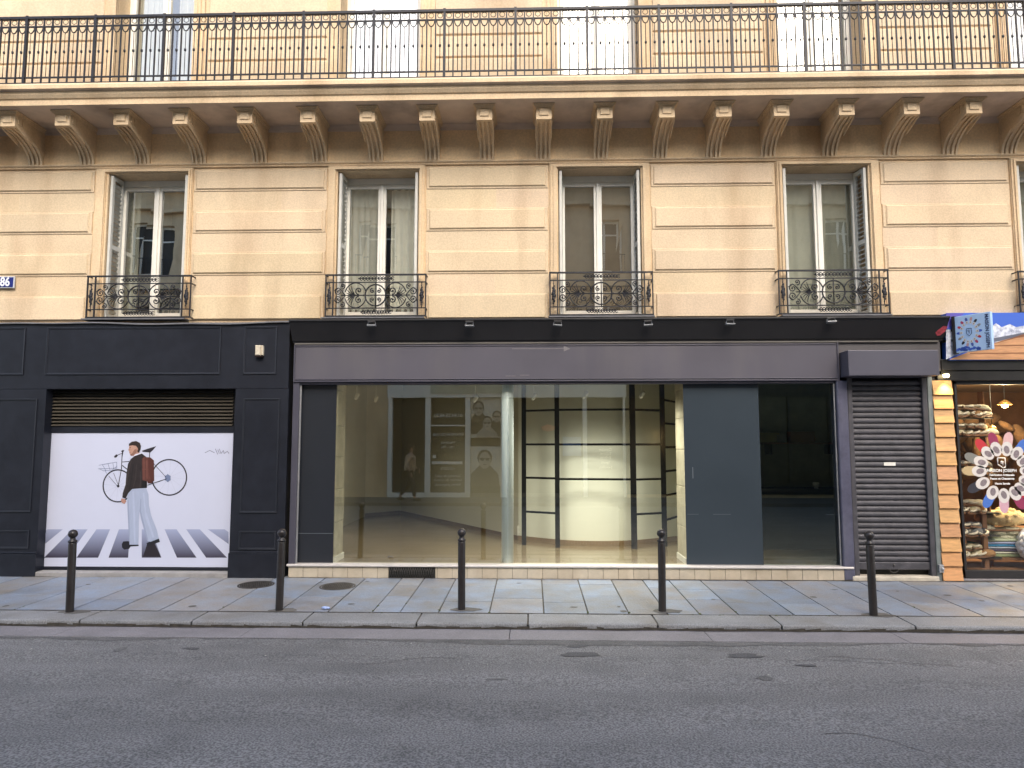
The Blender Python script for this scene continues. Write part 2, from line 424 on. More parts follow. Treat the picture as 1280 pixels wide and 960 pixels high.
# manhole covers
def cover(px, py, label, w=.42):
    x, y = gnd_p(px, py); r = w/2
    t = thing('manhole_cover', label, 'manhole cover', (x, y, pz(y)), 'round covers in the pavement')
    tilt = Matrix.Rotation(math.atan(SL), 4, 'X')
    mb = MB(); mb.lathe([(r+.03, -.01), (r+.03, .004), (r+.008, .005), (r+.008, -.01)], M4=tilt, n=36); mb.build('rim', m_cast, t)
    mb = MB(); mb.lathe([(r, -.01), (r, .003), (r*.99, .0035)], M4=tilt, n=36)
    for q in range(-5, 6):
        hw = math.sqrt(max(0, (r*.93)**2-(q*r/6)**2))
        nn = max(1, int(hw/(r/7)))
        for s_ in range(-nn, nn+1):
            if abs(s_*r/7+ (q % 2)*r/14) < hw: mb.box(s_*r/7+(q % 2)*r/14-.008, s_*r/7+(q % 2)*r/14+.010, q*r/6-.012, q*r/6+.010, .001, .0075, mat=tilt)
    mb.build('plate', m_cast, t)
cover(320, 731, 'round iron cover in the pavement just left of the second bollard', .38)
cover(422, 733, 'round iron cover in the pavement just right of the second bollard', .38)
# litter
x, y = gnd_p(407, 762)
mb = MB(); mb.ball((0, 0, .018), .035, (1.3, .8, .5), 2, .28)
tag(mb.build('litter', M('crumpled_wrapper', (.35, .45, .80), .4, var=.4, scale=40), loc=(x, y, pz(y))), 'crumpled pale blue wrapper on the pavement by the kerb', 'litter')

# ------------------------------------------------------------------ bollards
def bollard():
    t = thing('bollard', '', 'bollard')
    mb = MB(); mb.lathe([(.041, -.08), (.041, .0), (.040, .02), (.040, .705), (.038, .712), (.036, .72)], n=28); mb.build('post', m_bollard, t)
    mb = MB(); mb.lathe([(.0405, .722), (.045, .727), (.045, .742), (.030, .750), (.026, .765), (.026, .79)], n=28); mb.build('collar', m_bollard, t)
    mb = MB(); mb.ball((0, 0, .812), .048, (1, 1, .95), 4); mb.build('ball', m_bollard, t)
    return t
b0 = bollard(); first = True
for px, py, lab in ((87, 765, 'dark round-headed bollard in front of the crosswalk poster'),
                    (349, 763, 'dark round-headed bollard at the join of navy and plum-grey shopfronts'),
                    (577, 762, 'dark round-headed bollard in front of the empty shop window left of white column'),
                    (828, 764, 'dark round-headed bollard in front of the black ladder frame and stone pier'),
                    (1092, 769, 'dark round-headed bollard in front of the closed roller shutter')):
    x, y = gnd_p(px, py); loc = (x, y, pz(y))
    o = b0 if first else dup(b0); first = False
    o.location = loc; o['label'] = lab; o['group'] = 'bollards along the kerb'
    o.rotation_euler = (rnd(-.015, .015), rnd(-.015, .015), 0)
b0.rotation_euler = (0, -.012, 0)

# ------------------------------------------------------------------ the stone building
bld = thing('stone_building', 'cream limestone building with bracketed balcony slab above the shopfronts', 'building', (0, D, 0))
inv = Vector((0, -D, 0))
def bpart(mb, name, mat, parent=None, bevel=0):
    o = mb.build(name, mat, parent or bld, bevel)
    if (parent or bld) is bld: o.location = inv
    return o
Z_TOP = 10.0
# storey openings: (z0,z1)
Z2B = Z_SLAB+.26; Z2T = Z2B+2.9
mb = MB()
edges = [XL]+[q for w in WX for q in w]+[XR]
TH = .40
for i in range(0, len(edges), 2):       # piers, full height from the shop heads up
    mb.box(edges[i], edges[i+1], D, D+TH, Z_ST-.1, Z_TOP)
for a, b in WX:                           # spandrels
    mb.box(a, b, D, D+TH, Z_ST-.1, Z_WBOT)
    mb.box(a, b, D, D+TH, Z_WTOP, Z2B)
    mb.box(a, b, D, D+TH, Z2T, Z_TOP)
mb.box(XL, XR, D+.02, D+TH, Z_TOP, Z_TOP+.01)
wall = bpart(mb, 'wall', m_stone2)
# rusticated courses, one mesh (surface relief of the wall)
mb = MB()
cy = [(213, 238), (264, 290), (316, 343), (370, 400)]
zc = [(FZ(b, 325), FZ(a, 325)) for a, b in cy]
pier = [(XL, SX[0][0])]+[(SX[i][1], SX[i+1][0]) for i in range(len(SX)-1)]+[(SX[-1][1], XR)]
for a, b in pier:
    if b-a < .2: continue
    mb = MB()
    for i, (z0, z1) in enumerate(zc):
        z0 = max(z0, Z_ST-.05)
        k = .055 if i % 2 == 0 else .07
        # stones in the course
        cuts = [a+k*.9, b-k*.9] if b-a > 1 else [a+.03, b-.03]
        mb.bbox(a+k*.35, b-k*.35, D-.018, D+.01, z0-.014 if i < 3 else z0, z1+.010, .006, tn(.97, .02))
        for c0, c1 in zip(cuts, cuts[1:]):
            mb.bbox(c0+.0003, c1-.0003, D-.036, D, z0+.012, z1-.010, .014 if i < 3 else .006, tuple(q*w for q, w in zip(tn(1.0, .045), (1, rnd(.985, 1.01), rnd(.96, 1.02)))))
    # the flat courses between
    zz = [z1 for z0, z1 in zc]; 
    for (z0a, z1a), (z0b, z1b) in zip(zc, zc[1:]):
        cuts = [a+.012, a+(b-a)*rnd(.3, .7), b-.012] if b-a > 1 else [a+.01, b-.01]
        for c0, c1 in zip(cuts, cuts[1:]):
            mb.bbox(c0, c1-.0001, D-.008, D, z1b+.006, z0a-.016, .0006, tuple(q*w for q, w in zip(tn(1.0, .03), (1, rnd(.985, 1.01), rnd(.96, 1.02)))))
    bpart(mb, 'stone_courses', m_stone)
# frieze band, string moulding
mb = MB()
mb.box(XL, XR, D-.014, D, Z_BR+.004, Z_SLAB-.0)
bpart(mb, 'frieze', m_frieze)
mb = MB()
mb.prism([(D, Z_BR-.050), (D-.028, Z_BR-.050), (D-.030, Z_BR-.036), (D-.018, Z_BR-.030), (D-.040, Z_BR-.012), (D-.042, Z_BR+.003), (D, Z_BR+.003)], 'x', XL, XR)
bpart(mb, 'string_moulding', m_stone2)
mb = MB()                                  # bed mould under the soffit
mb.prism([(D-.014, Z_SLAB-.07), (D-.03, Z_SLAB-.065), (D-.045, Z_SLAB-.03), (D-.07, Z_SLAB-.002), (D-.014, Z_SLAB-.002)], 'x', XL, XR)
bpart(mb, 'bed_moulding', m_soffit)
# balcony slab
YF = D-PROJ
mb = MB()
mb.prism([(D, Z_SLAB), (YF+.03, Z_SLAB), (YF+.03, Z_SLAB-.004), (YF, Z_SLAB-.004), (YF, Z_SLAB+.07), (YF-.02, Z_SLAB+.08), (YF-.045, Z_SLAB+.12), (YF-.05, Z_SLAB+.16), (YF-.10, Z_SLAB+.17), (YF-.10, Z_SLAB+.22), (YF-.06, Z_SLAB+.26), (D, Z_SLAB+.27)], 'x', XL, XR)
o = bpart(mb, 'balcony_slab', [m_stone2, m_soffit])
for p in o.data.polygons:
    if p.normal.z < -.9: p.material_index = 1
# brackets
BRW = .20
hb = Z_SLAB-Z_BR
def bracket_mesh():
    mb = MB(); yb_, yf = 0, -(PROJ-.16)
    bh = .20                                      # block height
    steps = 14
    def prof(inset):
        pts = [(yb_, 0), (yf+0, 0), (yf, -bh)]
        for k in range(steps+1):
            a = k/steps*math.pi/2
            # concave quarter curve from under the block to the wall
            y = (yf+.05)+(-yf-.05-.045)*math.sin(a)**1.0
            z = -bh-(hb-bh)*(1-math.cos(a))
            nx, nz = math.cos(a)*.0+.6, .8
            pts.append((min(y+inset*(.25+.75*math.sin(a)), 0-.005), z+inset*(1-math.sin(a)) if k else -bh))
        pts.append((-.045+inset, -hb)); pts.append((yb_, -hb))
        return pts
    w = BRW; xs = [-w/2, -w/2+.028, -w/2+.052, -.018, .018, w/2-.052, w/2-.028, w/2]
    for i, (a, b) in enumerate(zip(xs, xs[1:])):
        ins = .030 if i in (1, 5) else (.030 if i == 3 else 0)
        if i in (1, 3, 5): ins = .028
        mb.prism(prof(ins), 'x', a, b)
    # raised square on the face and a sunk panel line on the cheeks
    mb.bbox(-w/2+.04, w/2-.04, yf-.014, yf, -bh+.045, -.055, .006)
    for s in (-1, 1):
        x0, x1 = sorted((s*w/2, s*(w/2+.010)))
        mb.box(x0, x1, yf+.05, yf+.11, -bh+.05, -.055); mb.box(x0, x1, yf+.13, yf+.19, -bh+.05, -.055)
        mb.prism([(yf+.03, -bh-.005), (yf+.05, -bh-.02), (yf+.35, -bh-.12), (yf+.30, -bh-.04)][::-1], 'x', x0, x1)
    # cap moulding round three sides
    for k, (e, z0, z1) in enumerate(((.012, -.048, -.034), (.026, -.034, -.018), (.042, -.018, -.001))):
        mb.box(-w/2-e, w/2+e, yf-e, -.002, z0, z1)
    return mb
bpx = [-66, 10.5, 78.5, 151.6, 225.5, 306, 384.8, 459, 533.8, 605.5, 679.8, 756, 833.8, 904.8, 977, 1058.5, 1140, 1218, 1296, 1374]
br0 = None
for px in bpx:
    X = FX(px, 140, D-PROJ+.16)
    if br0 is None: br0 = bracket_mesh().build('bracket', m_stone2, bld); o = br0
    else:
        o = br0.copy(); C.objects.link(o)
    o.location = (X, 0-.0, Z_SLAB-.003)
# window surrounds (moulded architraves)
for (a, b), (oa, ob) in zip(WX, SX):
    mb = MB()
    for k, (f0, f1, pr) in enumerate(((0, 1, .020), (.12, .85, .038), (.45, .8, .056))):
        la, lb = oa+(a-oa)*f0, oa+(a-oa)*f1
        ra, rb = ob+(b-ob)*f0, ob+(b-ob)*f1
        zt0, zt1 = Z_BR-.052-(Z_BR-.052-Z_WTOP)*f0, Z_BR-.052-(Z_BR-.052-Z_WTOP)*f1
        y0 = D-pr; y1 = D-pr+.02
        mb.box(la, lb, y0, y1, Z_WBOT, zt1); mb.box(min(ra, rb), max(ra, rb), y0, y1, Z_WBOT, zt1)
        mb.box(la, ra, y0, y1-.0, zt1, zt0)
    s_ = bpart(mb, 'window_surround', m_stone2)
# upper storey surrounds and stone joints
for (a, b) in WX:
    mb = MB()
    for e, pr in ((.14, .03), (.09, .05), (.05, .065)):
        mb.box(a-e, a, D-pr, D-pr+.02, Z2B+.02, Z2T+e); mb.box(b, b+e, D-pr, D-pr+.02, Z2B+.02, Z2T+e); mb.box(a, b, D-pr, D-pr+.02, Z2T, Z2T+e)
    bpart(mb, 'window_surround', m_stone2)
for a, b in zip([XL]+[w[1]+.2 for w in WX], [w[0]-.2 for w in WX]+[XR]):
    z = Z2B+.08; mb = MB()
    if b-a < .3: continue
    while z < Z_TOP-.85:
        if b-a > .3: mb.bbox(a, b, D-.02, D, z, z+.30, .012, tn(1, .05))
        z += .33
    bpart(mb, 'upper_courses', m_stone)
mb = MB(); mb.prism([(D, Z_TOP-.5), (D-.05, Z_TOP-.5), (D-.10, Z_TOP-.3), (D-.4, Z_TOP-.15), (D-.45, Z_TOP), (D+TH, Z_TOP+.02), (D+TH, Z_TOP-.01), (D, Z_TOP-.01)], 'x', XL, XR)
bpart(mb, 'roof_cornice', m_stone2)
mb = MB(); mb.box(XL-.0, XL+.3, D+.01+TH, D+8, -.1, Z_TOP); mb.box(XR-.3, XR, D+.01+TH, D+8, -.1, Z_TOP); mb.box(XL, XR, D+8, D+8.3, -.1, Z_TOP); mb.box(XL, XR, D+TH, D+8.3, Z_TOP+.021, Z_TOP+.2)
bpart(mb, 'side_and_rear_walls', m_stone2)

# --- windows
def louvre_leaf(parent, x, s, z0, z1, depth, ang, hinge_y):
    """shutter leaf folded into the reveal: s=-1 left jamb, +1 right jamb"""
    mb = MB(); t = .018; st = .045
    mb.box(-t, t, 0, st, 0, z1-z0); mb.box(-t, t, depth-st, depth, 0, z1-z0)
    for z in (0, (z1-z0)*.5-.03, z1-z0-.06): mb.box(-t, t, st, depth-st, z, z+.06)
    z = .08
    while z < z1-z0-.08:
        mb.poly([(-t, st, z), (-t, depth-st, z), (t, depth-st, z+.030), (t, st, z+.030)])
        mb.poly([(-t, st, z+.007), (t, st, z+.037), (t, depth-st, z+.037), (-t, depth-st, z+.007)])
        z += .062
    o = mb.build('shutter', m_shutterwood, parent)
    o.location = (x, hinge_y, z0); o.rotation_euler = (0, 0, ang)
    return o
def window(a, b, z0, z1, style, idx, lens=1, two=True):
    w = thing('window', None, None); w.parent = bld; w.location = inv; w.name = 'window'
    Yf = D+RV
    fr = .048; mid = (a+b)/2
    mb = MB()
    mb.box(a, a+fr, Yf, Yf+.06, z0, z1-.09); mb.box(b-fr, b, Yf, Yf+.06, z0, z1-.09)
    mb.box(a, b, Yf-.01, Yf+.06, z1-.09, z1); mb.box(a, b, Yf-.02, Yf+.06, z0, z0+.05)
    mb.box(a+fr, b-fr, Yf-.004, Yf+.03, z1-.10, z1-.088)
    # two leaves
    for l0, l1 in ((a+fr+.003, mid-.004), (mid+.004, b-fr-.003)):
        y0 = Yf-.016; y1 = Yf+.034; q = .052
        mb.box(l0, l0+q, y0, y1, z0+.055, z1-.103); mb.box(l1-q, l1, y0, y1, z0+.055, z1-.103)
        mb.box(l0+q, l1-q, y0, y1, z1-.103-q, z1-.103); mb.box(l0+q, l1-q, y0, y1, z0+.055, z0+.055+q*1.6)
    mb.bbox(mid-.024, mid+.024, Yf-.038, Yf-.0165, z0+.05, z1-.1, .008)
    mb.build('frame', m_white, w, bevel=.003)
    for l0, l1 in ((a+fr+.055, mid-.056), (mid+.056, b-fr-.055)):
        g = MB(); g.poly([(l0-.01, Yf+.012, z0+.1), (l1+.01, Yf+.012+rnd(-.004, .004), z0+.1), (l1+.01, Yf+.012, z1-.15), (l0-.01, Yf+.012+rnd(-.004, .004), z1-.15)]).material_index = 0
        g.build('pane', g_win, w)
    if z0 < Z_SLAB:
        louvre_leaf(w, a+.035, -1, z0+.03, z1-.02, RV+.0-.03, R(-4), D+.004)
        louvre_leaf(w, b-.035, 1, z0+.03, z1-.02, RV+.0-.03, R(3 if idx != 4 else 7), D+.004)
    def folds(x0, x1, y, amp, per, mat, zt=None):
        c = MB(); n = max(8, int((x1-x0)/.012)); zt = zt or z1-.12
        rows = []
        for j in range(7):
            zz = z0+.08+(zt-z0-.08)*j/6
            rows.append([c.bm.verts.new((x0+(x1-x0)*i/n, y+amp*(.5+.5*(1-j/8))*math.sin(i/n*(x1-x0)/per*math.tau+.5*math.sin(i*.31)+j*.12), zz)) for i in range(n+1)])
        for r0, r1 in zip(rows, rows[1:]):
            for i in range(n):
                f = c.bm.faces.new([r0[i], r0[i+1], r1[i+1], r1[i]]); f.smooth = True
        c.build('curtain', mat, w)
    if style == 'sheer': folds(a+.08, mid-.02, Yf+.12, .022, .085, m_curtain); folds(mid+.10, b-.05, Yf+.14, .028, .10, m_curtain)
    if style == 'blind': folds(a+.05, b-.05, Yf+.075, .004, .30, m_blind)
    if style == 'net': folds(a+.05, b-.05, Yf+.10, .012, .16, m_net)
    if style == 'dark': folds(a+.05, a+.22, Yf+.14, .02, .08, m_net)
    return w
styles = ['dark', 'dark', 'sheer', 'blind', 'net', 'net']
for i, (a, b) in enumerate(WX): window(a, b, Z_WBOT, Z_WTOP, styles[i], i)
for i, (a, b) in enumerate(WX): window(a, b, Z2B+.02, Z2T, ['net', 'sheer', 'net', 'dark', 'sheer', 'net'][i], 10+i)
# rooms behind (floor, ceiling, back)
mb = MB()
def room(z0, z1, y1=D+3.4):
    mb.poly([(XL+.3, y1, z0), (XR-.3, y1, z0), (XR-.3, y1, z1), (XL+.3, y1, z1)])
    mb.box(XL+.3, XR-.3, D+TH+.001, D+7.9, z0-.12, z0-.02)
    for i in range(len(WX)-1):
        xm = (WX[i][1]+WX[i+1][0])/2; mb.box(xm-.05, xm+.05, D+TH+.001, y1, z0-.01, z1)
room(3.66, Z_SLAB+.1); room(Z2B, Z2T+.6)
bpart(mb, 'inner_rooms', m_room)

# --- balconet railings (parts of the building)
def spiral(mb, c, r, a0, turns, s, y=0, w=.0065):
    w *= 1.35
    pts = []
    n = int(14*turns)+2
    for i in range(n):
        t = i/(n-1); q = r*(1-.86*t); a = a0+s*turns*math.tau*t
        pts.append((c[0]+q*math.cos(a), y, c[1]+q*math.sin(a)))
    mb.tube(pts, [w*(1-.25*i/len(pts)) for i in range(len(pts))], 5)
    mb.ball((pts[-1][0], y, pts[-1][2]), w*1.7, sub=1)
def arc(mb, c, rx, rz, a0, a1, y=0, w=.0065, n=14):
    w *= 1.3
    mb.tube([(c[0]+rx*math.cos(R(a0+(a1-a0)*i/n)), y, c[1]+rz*math.sin(R(a0+(a1-a0)*i/n))) for i in range(n+1)], w, 5)
def balconet(x0, x1, z0, z1, parent, yo=.0, proj=.13):
    """x0..x1 overall, origin at centre; drawn in units of the photographed panel"""
    W = x1-x0; Hh = z1-z0
    root = thing('balconet_railing', None, None); root.parent = parent
    root.location = ((x0+x1)/2, -proj, z0)
    ux = W/1140; uz = Hh/470
    X = lambda u: (u-635)*ux; Z = lambda v: (565-v)*uz
    mb = MB()
    for v, r in ((95, .013), (565, .012)): mb.box(X(65)-.01, X(1205)+.01, -.012, .012, Z(v)-r*.8, Z(v)+r*.8)
    for v in (180, 475): mb.box(X(65), X(1205), -.006, .006, Z(v)-.007, Z(v)+.007)
    for u in (65, 150, 1115, 1205): mb.box(X(u)-.008, X(u)+.008, -.0085, .0085, 0, Z(95))
    for s in (65, 1205):                          # returns to the wall
        for v in (95, 180, 475, 565): mb.box(X(s)-.007, X(s)+.007, .009, proj-.002, Z(v)-.007, Z(v)+.007)
    mb.build('rails', m_iron, root)
    mb = MB()
    # central ring with four curls
    mb.tube([(X(635)+118*ux*math.cos(a*math.tau/28), 0, Z(328)+122*uz*math.sin(a*math.tau/28)) for a in range(28)], .0105, 5, closed=True)
    mb.tube([(X(245), 0, Z(328)), (X(1025), 0, Z(328))], .008, 5); mb.tube([(X(635), 0, Z(180)), (X(635), 0, Z(475))], .008, 5)
    mb.ball((X(635), -.004, Z(328)), .016, (1, .7, 1), 1)
    for su in (-1, 1):
        for sv in (-1, 1):
            spiral(mb, (X(635+su*36), Z(328)+sv*50*uz), 30*ux, math.pi/2*sv if su > 0 else math.pi/2*sv, 1.15, -su*sv, w=.006)
            cxs = X(635+su*190)
            # large C scroll
            spiral(mb, (cxs, Z(328)+sv*52*uz), 44*ux, -math.pi/2*sv, 1.2, su*sv, w=.0065)
            arc(mb, (X(635+su*228), Z(328)), 122*ux, 142*uz, 90*sv-su*sv*75 if True else 0, 90*sv+su*sv*70, w=.0065)
            spiral(mb, (X(635+su*425), Z(328)+sv*42*uz), 44*ux, math.pi/2*sv, 1.3, su*sv*-1, w=.006)
            spiral(mb, (X(635+su*378), Z(328)+sv*108*uz), 32*ux, -math.pi/2*sv, 1.2, -su*sv, w=.006)
            mb.tube([(X(635+su*345), 0, Z(328)), (X(635+su*390), 0, Z(328)+sv*80*uz*.7), (X(635+su*425), 0, Z(328)+sv*86*uz), (X(635+su*470), 0, Z(328)+sv*55*uz)], .0078, 5)
            for k in range(4):                       # fan of tendrils
                a = R(14+17*k)
                mb.tube([(X(635+su*235), 0, Z(328)), (X(635+su*(235+70*math.cos(a))), 0, Z(328)+sv*60*uz*math.sin(a)), (X(635+su*(235+105*math.cos(a))), 0, Z(328)+sv*118*uz*math.sin(a))], [.008, .006, .004], 4)
        mb.ball((X(635+su*235), -.003, Z(328)), .017, (1.5, .7, 1), 1)
        mb.ball((X(635+su*135), -.003, Z(328)), .013, (1.5, .7, 1), 1)
        mb.ball((X(635+su*350), -.003, Z(328)), .012, (2.2, .7, .8), 1)
    # acanthus curls in the two narrow bands
    for v, half in ((137, 200), (520, 170)):
        mb.tube([(X(635-half), 0, Z(v)), (X(635+half), 0, Z(v))], .007, 5)
        for k in range(-5, 6):
            u = 635+k*half/5.6
            mb.ball((X(u), -.002, Z(v)), .010, (1.7, .6, .8), 1)
            for sv in (-1, 1): mb.tube([(X(u-10), 0, Z(v)), (X(u+14), 0, Z(v)+sv*22*uz), (X(u+30), 0, Z(v)+sv*12*uz)], .006, 4)
    mb.build('scrollwork', m_iron, root)
    for u in (107, 1160):                           # cast lozenges at the ends
        mb = MB()
        for k, (dz, r) in enumerate(((-100, .012), (-75, .018), (-48, .024), (-18, .031), (10, .034), (38, .029), (66, .022), (92, .015), (115, .009))):
            mb.ball((X(u)+(.004 if k % 2 else -.004), -.002, Z(335)+dz*uz), r, (1, .5, 1.2), 1, .12)
        mb.tube([(X(u), 0, Z(180)), (X(u), 0, Z(475))], .006, 5)
        mb.build('rosette', m_iron, root)
    return root
BAL = [(109, 238), (407, 532), (687.5, 816), (974, 1111)]
for i, (a, b) in enumerate(BAL):
    Yr = D-.13
    x0, x1 = FX(a, 370, Yr), FX(b, 370, Yr)
    za, zb = FZ([396.5, 396, 394.5, 390.5][i], (a+b)/2, Yr), FZ([345, 344.5, 341.5, 336.5][i], (a+b)/2, Yr)
    zb = (zb-za); za = Z_ST+.018
    balconet(x0, x1, za, za+zb, bld)
# off-frame ones
w0 = FX(238, 370, D-.13)-FX(109, 370, D-.13)
for i in (0, 5):
    c = sum(WX[i])/2; balconet(c-w0/2, c+w0/2, Z_ST+.018, Z_ST+.018+.545, bld)
# stone/lead sill under balconets
mb = MB()
for a, b in SX: mb.box(a-.02, b+.02, D-.15, D-.001, Z_ST-.012, Z_ST+.004)
bpart(mb, 'balconet_sills', m_lead)

# --- upper balcony railing
rail = thing('balcony_railing', None, None); rail.parent = bld; rail.location = (0, -PROJ-.02, Z_SLAB+.262)
mb = MB()
for z, r in ((.02, .012), (.10, .010), (.80, .010), (.92, .020)): mb.box(XL, XR, -r, r, z-r*.8, z+r*.8)
mb.build('rails', m_iron, rail)
mb = MB(); X = XL; k = 0
while X < XR:
    mb.box(X-.008, X+.008, -.009, .009, 0, .91)
    if k % 8 == 0: mb.box(X-.016, X+.016, -.017, .017, 0, .95)
    X += .115; k += 1
mb.build('balusters', m_iron, rail)
mb = MB(); X = XL+.0575
while X < XR:
    arc(mb, (X, .80), .045, .09, 180, 360, w=.006, n=6)
    mb.ball((X, 0, .45), .017, (1, .8, 1.6), 1)
    mb.tube([(X, 0, .10), (X, 0, .71)], .005, 4)
    mb.tube([(X+.034*math.cos(a*math.tau/8), 0, .86+.034*math.sin(a*math.tau/8)) for a in range(8)], .005, 4, closed=True)
    X += .115
mb.build('ornament', m_iron, rail)

# --- house number
xa, za = fac(-9, 353, D-.045); xb, zb = fac(18, 353, D-.045)
t = thing('house_number_plate', 'blue enamel house number plate reading 86 on the stone wall', 'house number', ((xa+xb)/2, D-.045, za))
hw = (xb-xa)/2; hh = .082
mb = MB(); mb.bbox(-hw, hw, -.004, .012, -hh, hh, .004); mb.build('border', M('green_white_enamel', (.55, .58, .62), .2), t)
mb = MB(); mb.bbox(-hw+.012, hw-.012, -.008, -.0045, -hh+.012, hh-.012, .002); mb.build('plate', M('blue_enamel', (.018, .028, .17), .2, var=.05), t)
text('numerals', '86', .172, (0.026, -.010, 0), FRONT, M('white_enamel', (.75, .78, .85), .2, var=.03), t, offset=.005, sx=.80)

# ------------------------------------------------------------------ navy shopfront (left)
YN = D-.14
nv = thing('navy_shopfront', 'navy panelled timber shopfront with louvre and moulded pilasters', 'shopfront', (FX(180), D, 0))
def npart(mb, name, mat, root, bevel=0):
    o = mb.build(name, mat, root, bevel); o.location = -Vector(root.location); return o
NX0, NX1 = XL, FX(358, 560, YN)
zfb, zft = FZ(486, 180, YN), FZ(404, 180, YN)
mb = MB(); mb.box(NX0, NX1, YN, D+.3, zfb, zft)
npart(mb, 'fascia', m_navy, nv, .004)
def frame_rect(mb, x0, x1, z0, z1, Y, w=.022, p=.014):
    for k, (ww, pp) in enumerate(((w, p*.55), (w*.45, p))):
        mb.prism([(x0, z0), (x1, z0), (x1, z1), (x0, z1)][::1], 'y', Y, Y) if False else None
        mb.box(x0, x1, Y-pp, Y+.0, z0, z0+ww); mb.box(x0, x1, Y-pp, Y, z1-ww, z1)
        mb.box(x0, x0+ww, Y-pp+.0004, Y, z0+ww, z1-ww); mb.box(x1-ww, x1, Y-pp+.0004, Y, z0+ww, z1-ww)
mb = MB()
for a, b in ((-190, 31), (58, 276), (305, 346)):
    frame_rect(mb, FX(a, 440, YN), FX(b, 440, YN), FZ(468, 180, YN), FZ(409, 180, YN), YN)
npart(mb, 'fascia_mouldings', M('navy_moulding', (.022, .025, .034), .3, var=.1), nv, .003)
# lead flashing, a bit warped
mb = MB(); n = 60
for i in range(n):
    xa = NX0+(NX1-NX0)*i/n; xb = NX0+(NX1-NX0)*(i+1)/n
    f = lambda x: .012*math.sin(x*1.7)+.006*math.sin(x*5.1)
    mb.poly([(xa, YN-.03, zft+.004+f(xa)), (xb, YN-.03, zft+.004+f(xb)), (xb, D+.001, zft+.035+f(xb)*.3), (xa, D+.001, zft+.035+f(xa)*.3)])
    mb.poly([(xa, YN-.03, zft+.004+f(xa)), (xb, YN-.03, zft+.004+f(xb)), (xb, YN-.031, zft-.014+f(xb)), (xa, YN-.031, zft-.014+f(xa))])
npart(mb, 'flashing', m_lead, nv)
# pilasters
YP = YN-.02
def pilaster(a, b, name='pilaster'):
    x0, x1 = FX(a, 600, YP), FX(b, 600, YP)
    p = thing(name, None, None); p.parent = nv; p.location = -Vector(nv.location)
    zt, zpl = zfb-.002, FZ(692, (a+b)/2, YP-.03)
    mb = MB(); mb.box(x0, x1, YP+.02, D+.3, .0, zt); mb.build('shaft', m_navy, p)
    mb = MB(); mb.box(x0-.012, x1+.012, YP-.01, YP+.0195, -.01, zpl); mb.bbox(x0-.006, x1+.006, YP, YP+.0195, zpl, zpl+.02, .008); mb.build('plinth', m_navy, p, .003)
    mb = MB()
    ix0, ix1 = x0+.11, x1-.11
    if x1-x0 > 1: ix0 = x1-.9
    frame_rect(mb, ix0, ix1, FZ(641, 300, YP), FZ(498, 300, YP), YP+.02)
    frame_rect(mb, ix0, ix1, FZ(690, 300, YP)+.03, FZ(664, 300, YP), YP+.02)
    mb.build('panel_moulding', M('navy_moulding2', (.021, .024, .032), .3, var=.1), p, .003)
pilaster(-190, 50); pilaster(290, 357)
# recess: door/louvre frame
YQ = D+.02
rx0, rx1 = FX(50, 600, YQ)+.0, FX(293, 600, YQ)
mb = MB()
mb.box(rx0-.2, rx1+.2, YQ+.03, YQ+.1, 0, zfb)
npart(mb, 'back_board', M('navy_dark_board', (.014, .015, .018), .5), nv)
gx0, gx1 = FX(60, 510, YQ), FX(292, 510, YQ)
gz0, gz1 = FZ(533, 175, YQ), FZ(487, 175, YQ)
mb = MB(); n = 11
for k in range(n):
    z = gz0+(gz1-gz0)*(k+.5)/n; h = (gz1-gz0)/n
    mb.prism([(YQ-.035, z-h*.30), (YQ-.031, z-h*.36), (YQ+.01, z+h*.34), (YQ+.005, z+h*.42)], 'x', gx0, gx1)
npart(mb, 'louvre', M('louvre_bronze', (.09, .078, .06), .45, metal=.3), nv)
mb = MB(); pz0, pz1 = FZ(708.5, 175, YQ), FZ(541, 175, YQ)
px0, px1 = FX(58.5, 625, YQ), FX(289, 625, YQ)
mb.box(px0-.05, px1+.06, YQ-.02, YQ+.02, pz1+.004, gz0+.002)
mb.box(px0-.05, px1+.06, YQ-.02, YQ+.02, .05, pz0-.012)
mb.box(px0-.10, px0-.008, YQ-.02, YQ+.02, .05, gz1)
mb.box(px1+.008, px1+.06, YQ-.02, YQ+.02, .05, gz1)
npart(mb, 'poster_surround', m_navy, nv, .003)
mb = MB(); mb.box(rx0-.1, rx1+.1, YN-.02, YQ+.04, -.02, .055)
npart(mb, 'threshold', M('cement_threshold', (.30, .29, .28), .8, bump=.4, var=.2, scale=5), nv, .01)
# motion sensor
sx, sz = fac(325.5, 438, YN)
t = thing('security_sensor', 'small weathered cream sensor box on the navy fascia', 'sensor', (sx, YN, sz))
mb = MB(); mb.bbox(-.048, .024, -.07, -.001, -.075, .062, .012); mb.bbox(.0245, .052, -.045, -.001, -.07, .06, .008); mb.build('housing', M('aged_cream_plastic', (.62, .55, .42), .5, var=.12, scale=30), t)
mb = MB(); mb.box(-.043, .048, -.06, -.004, -.095, -.0755); mb.build('lens', M('sensor_dark', (.02, .01, .008), .3), t)

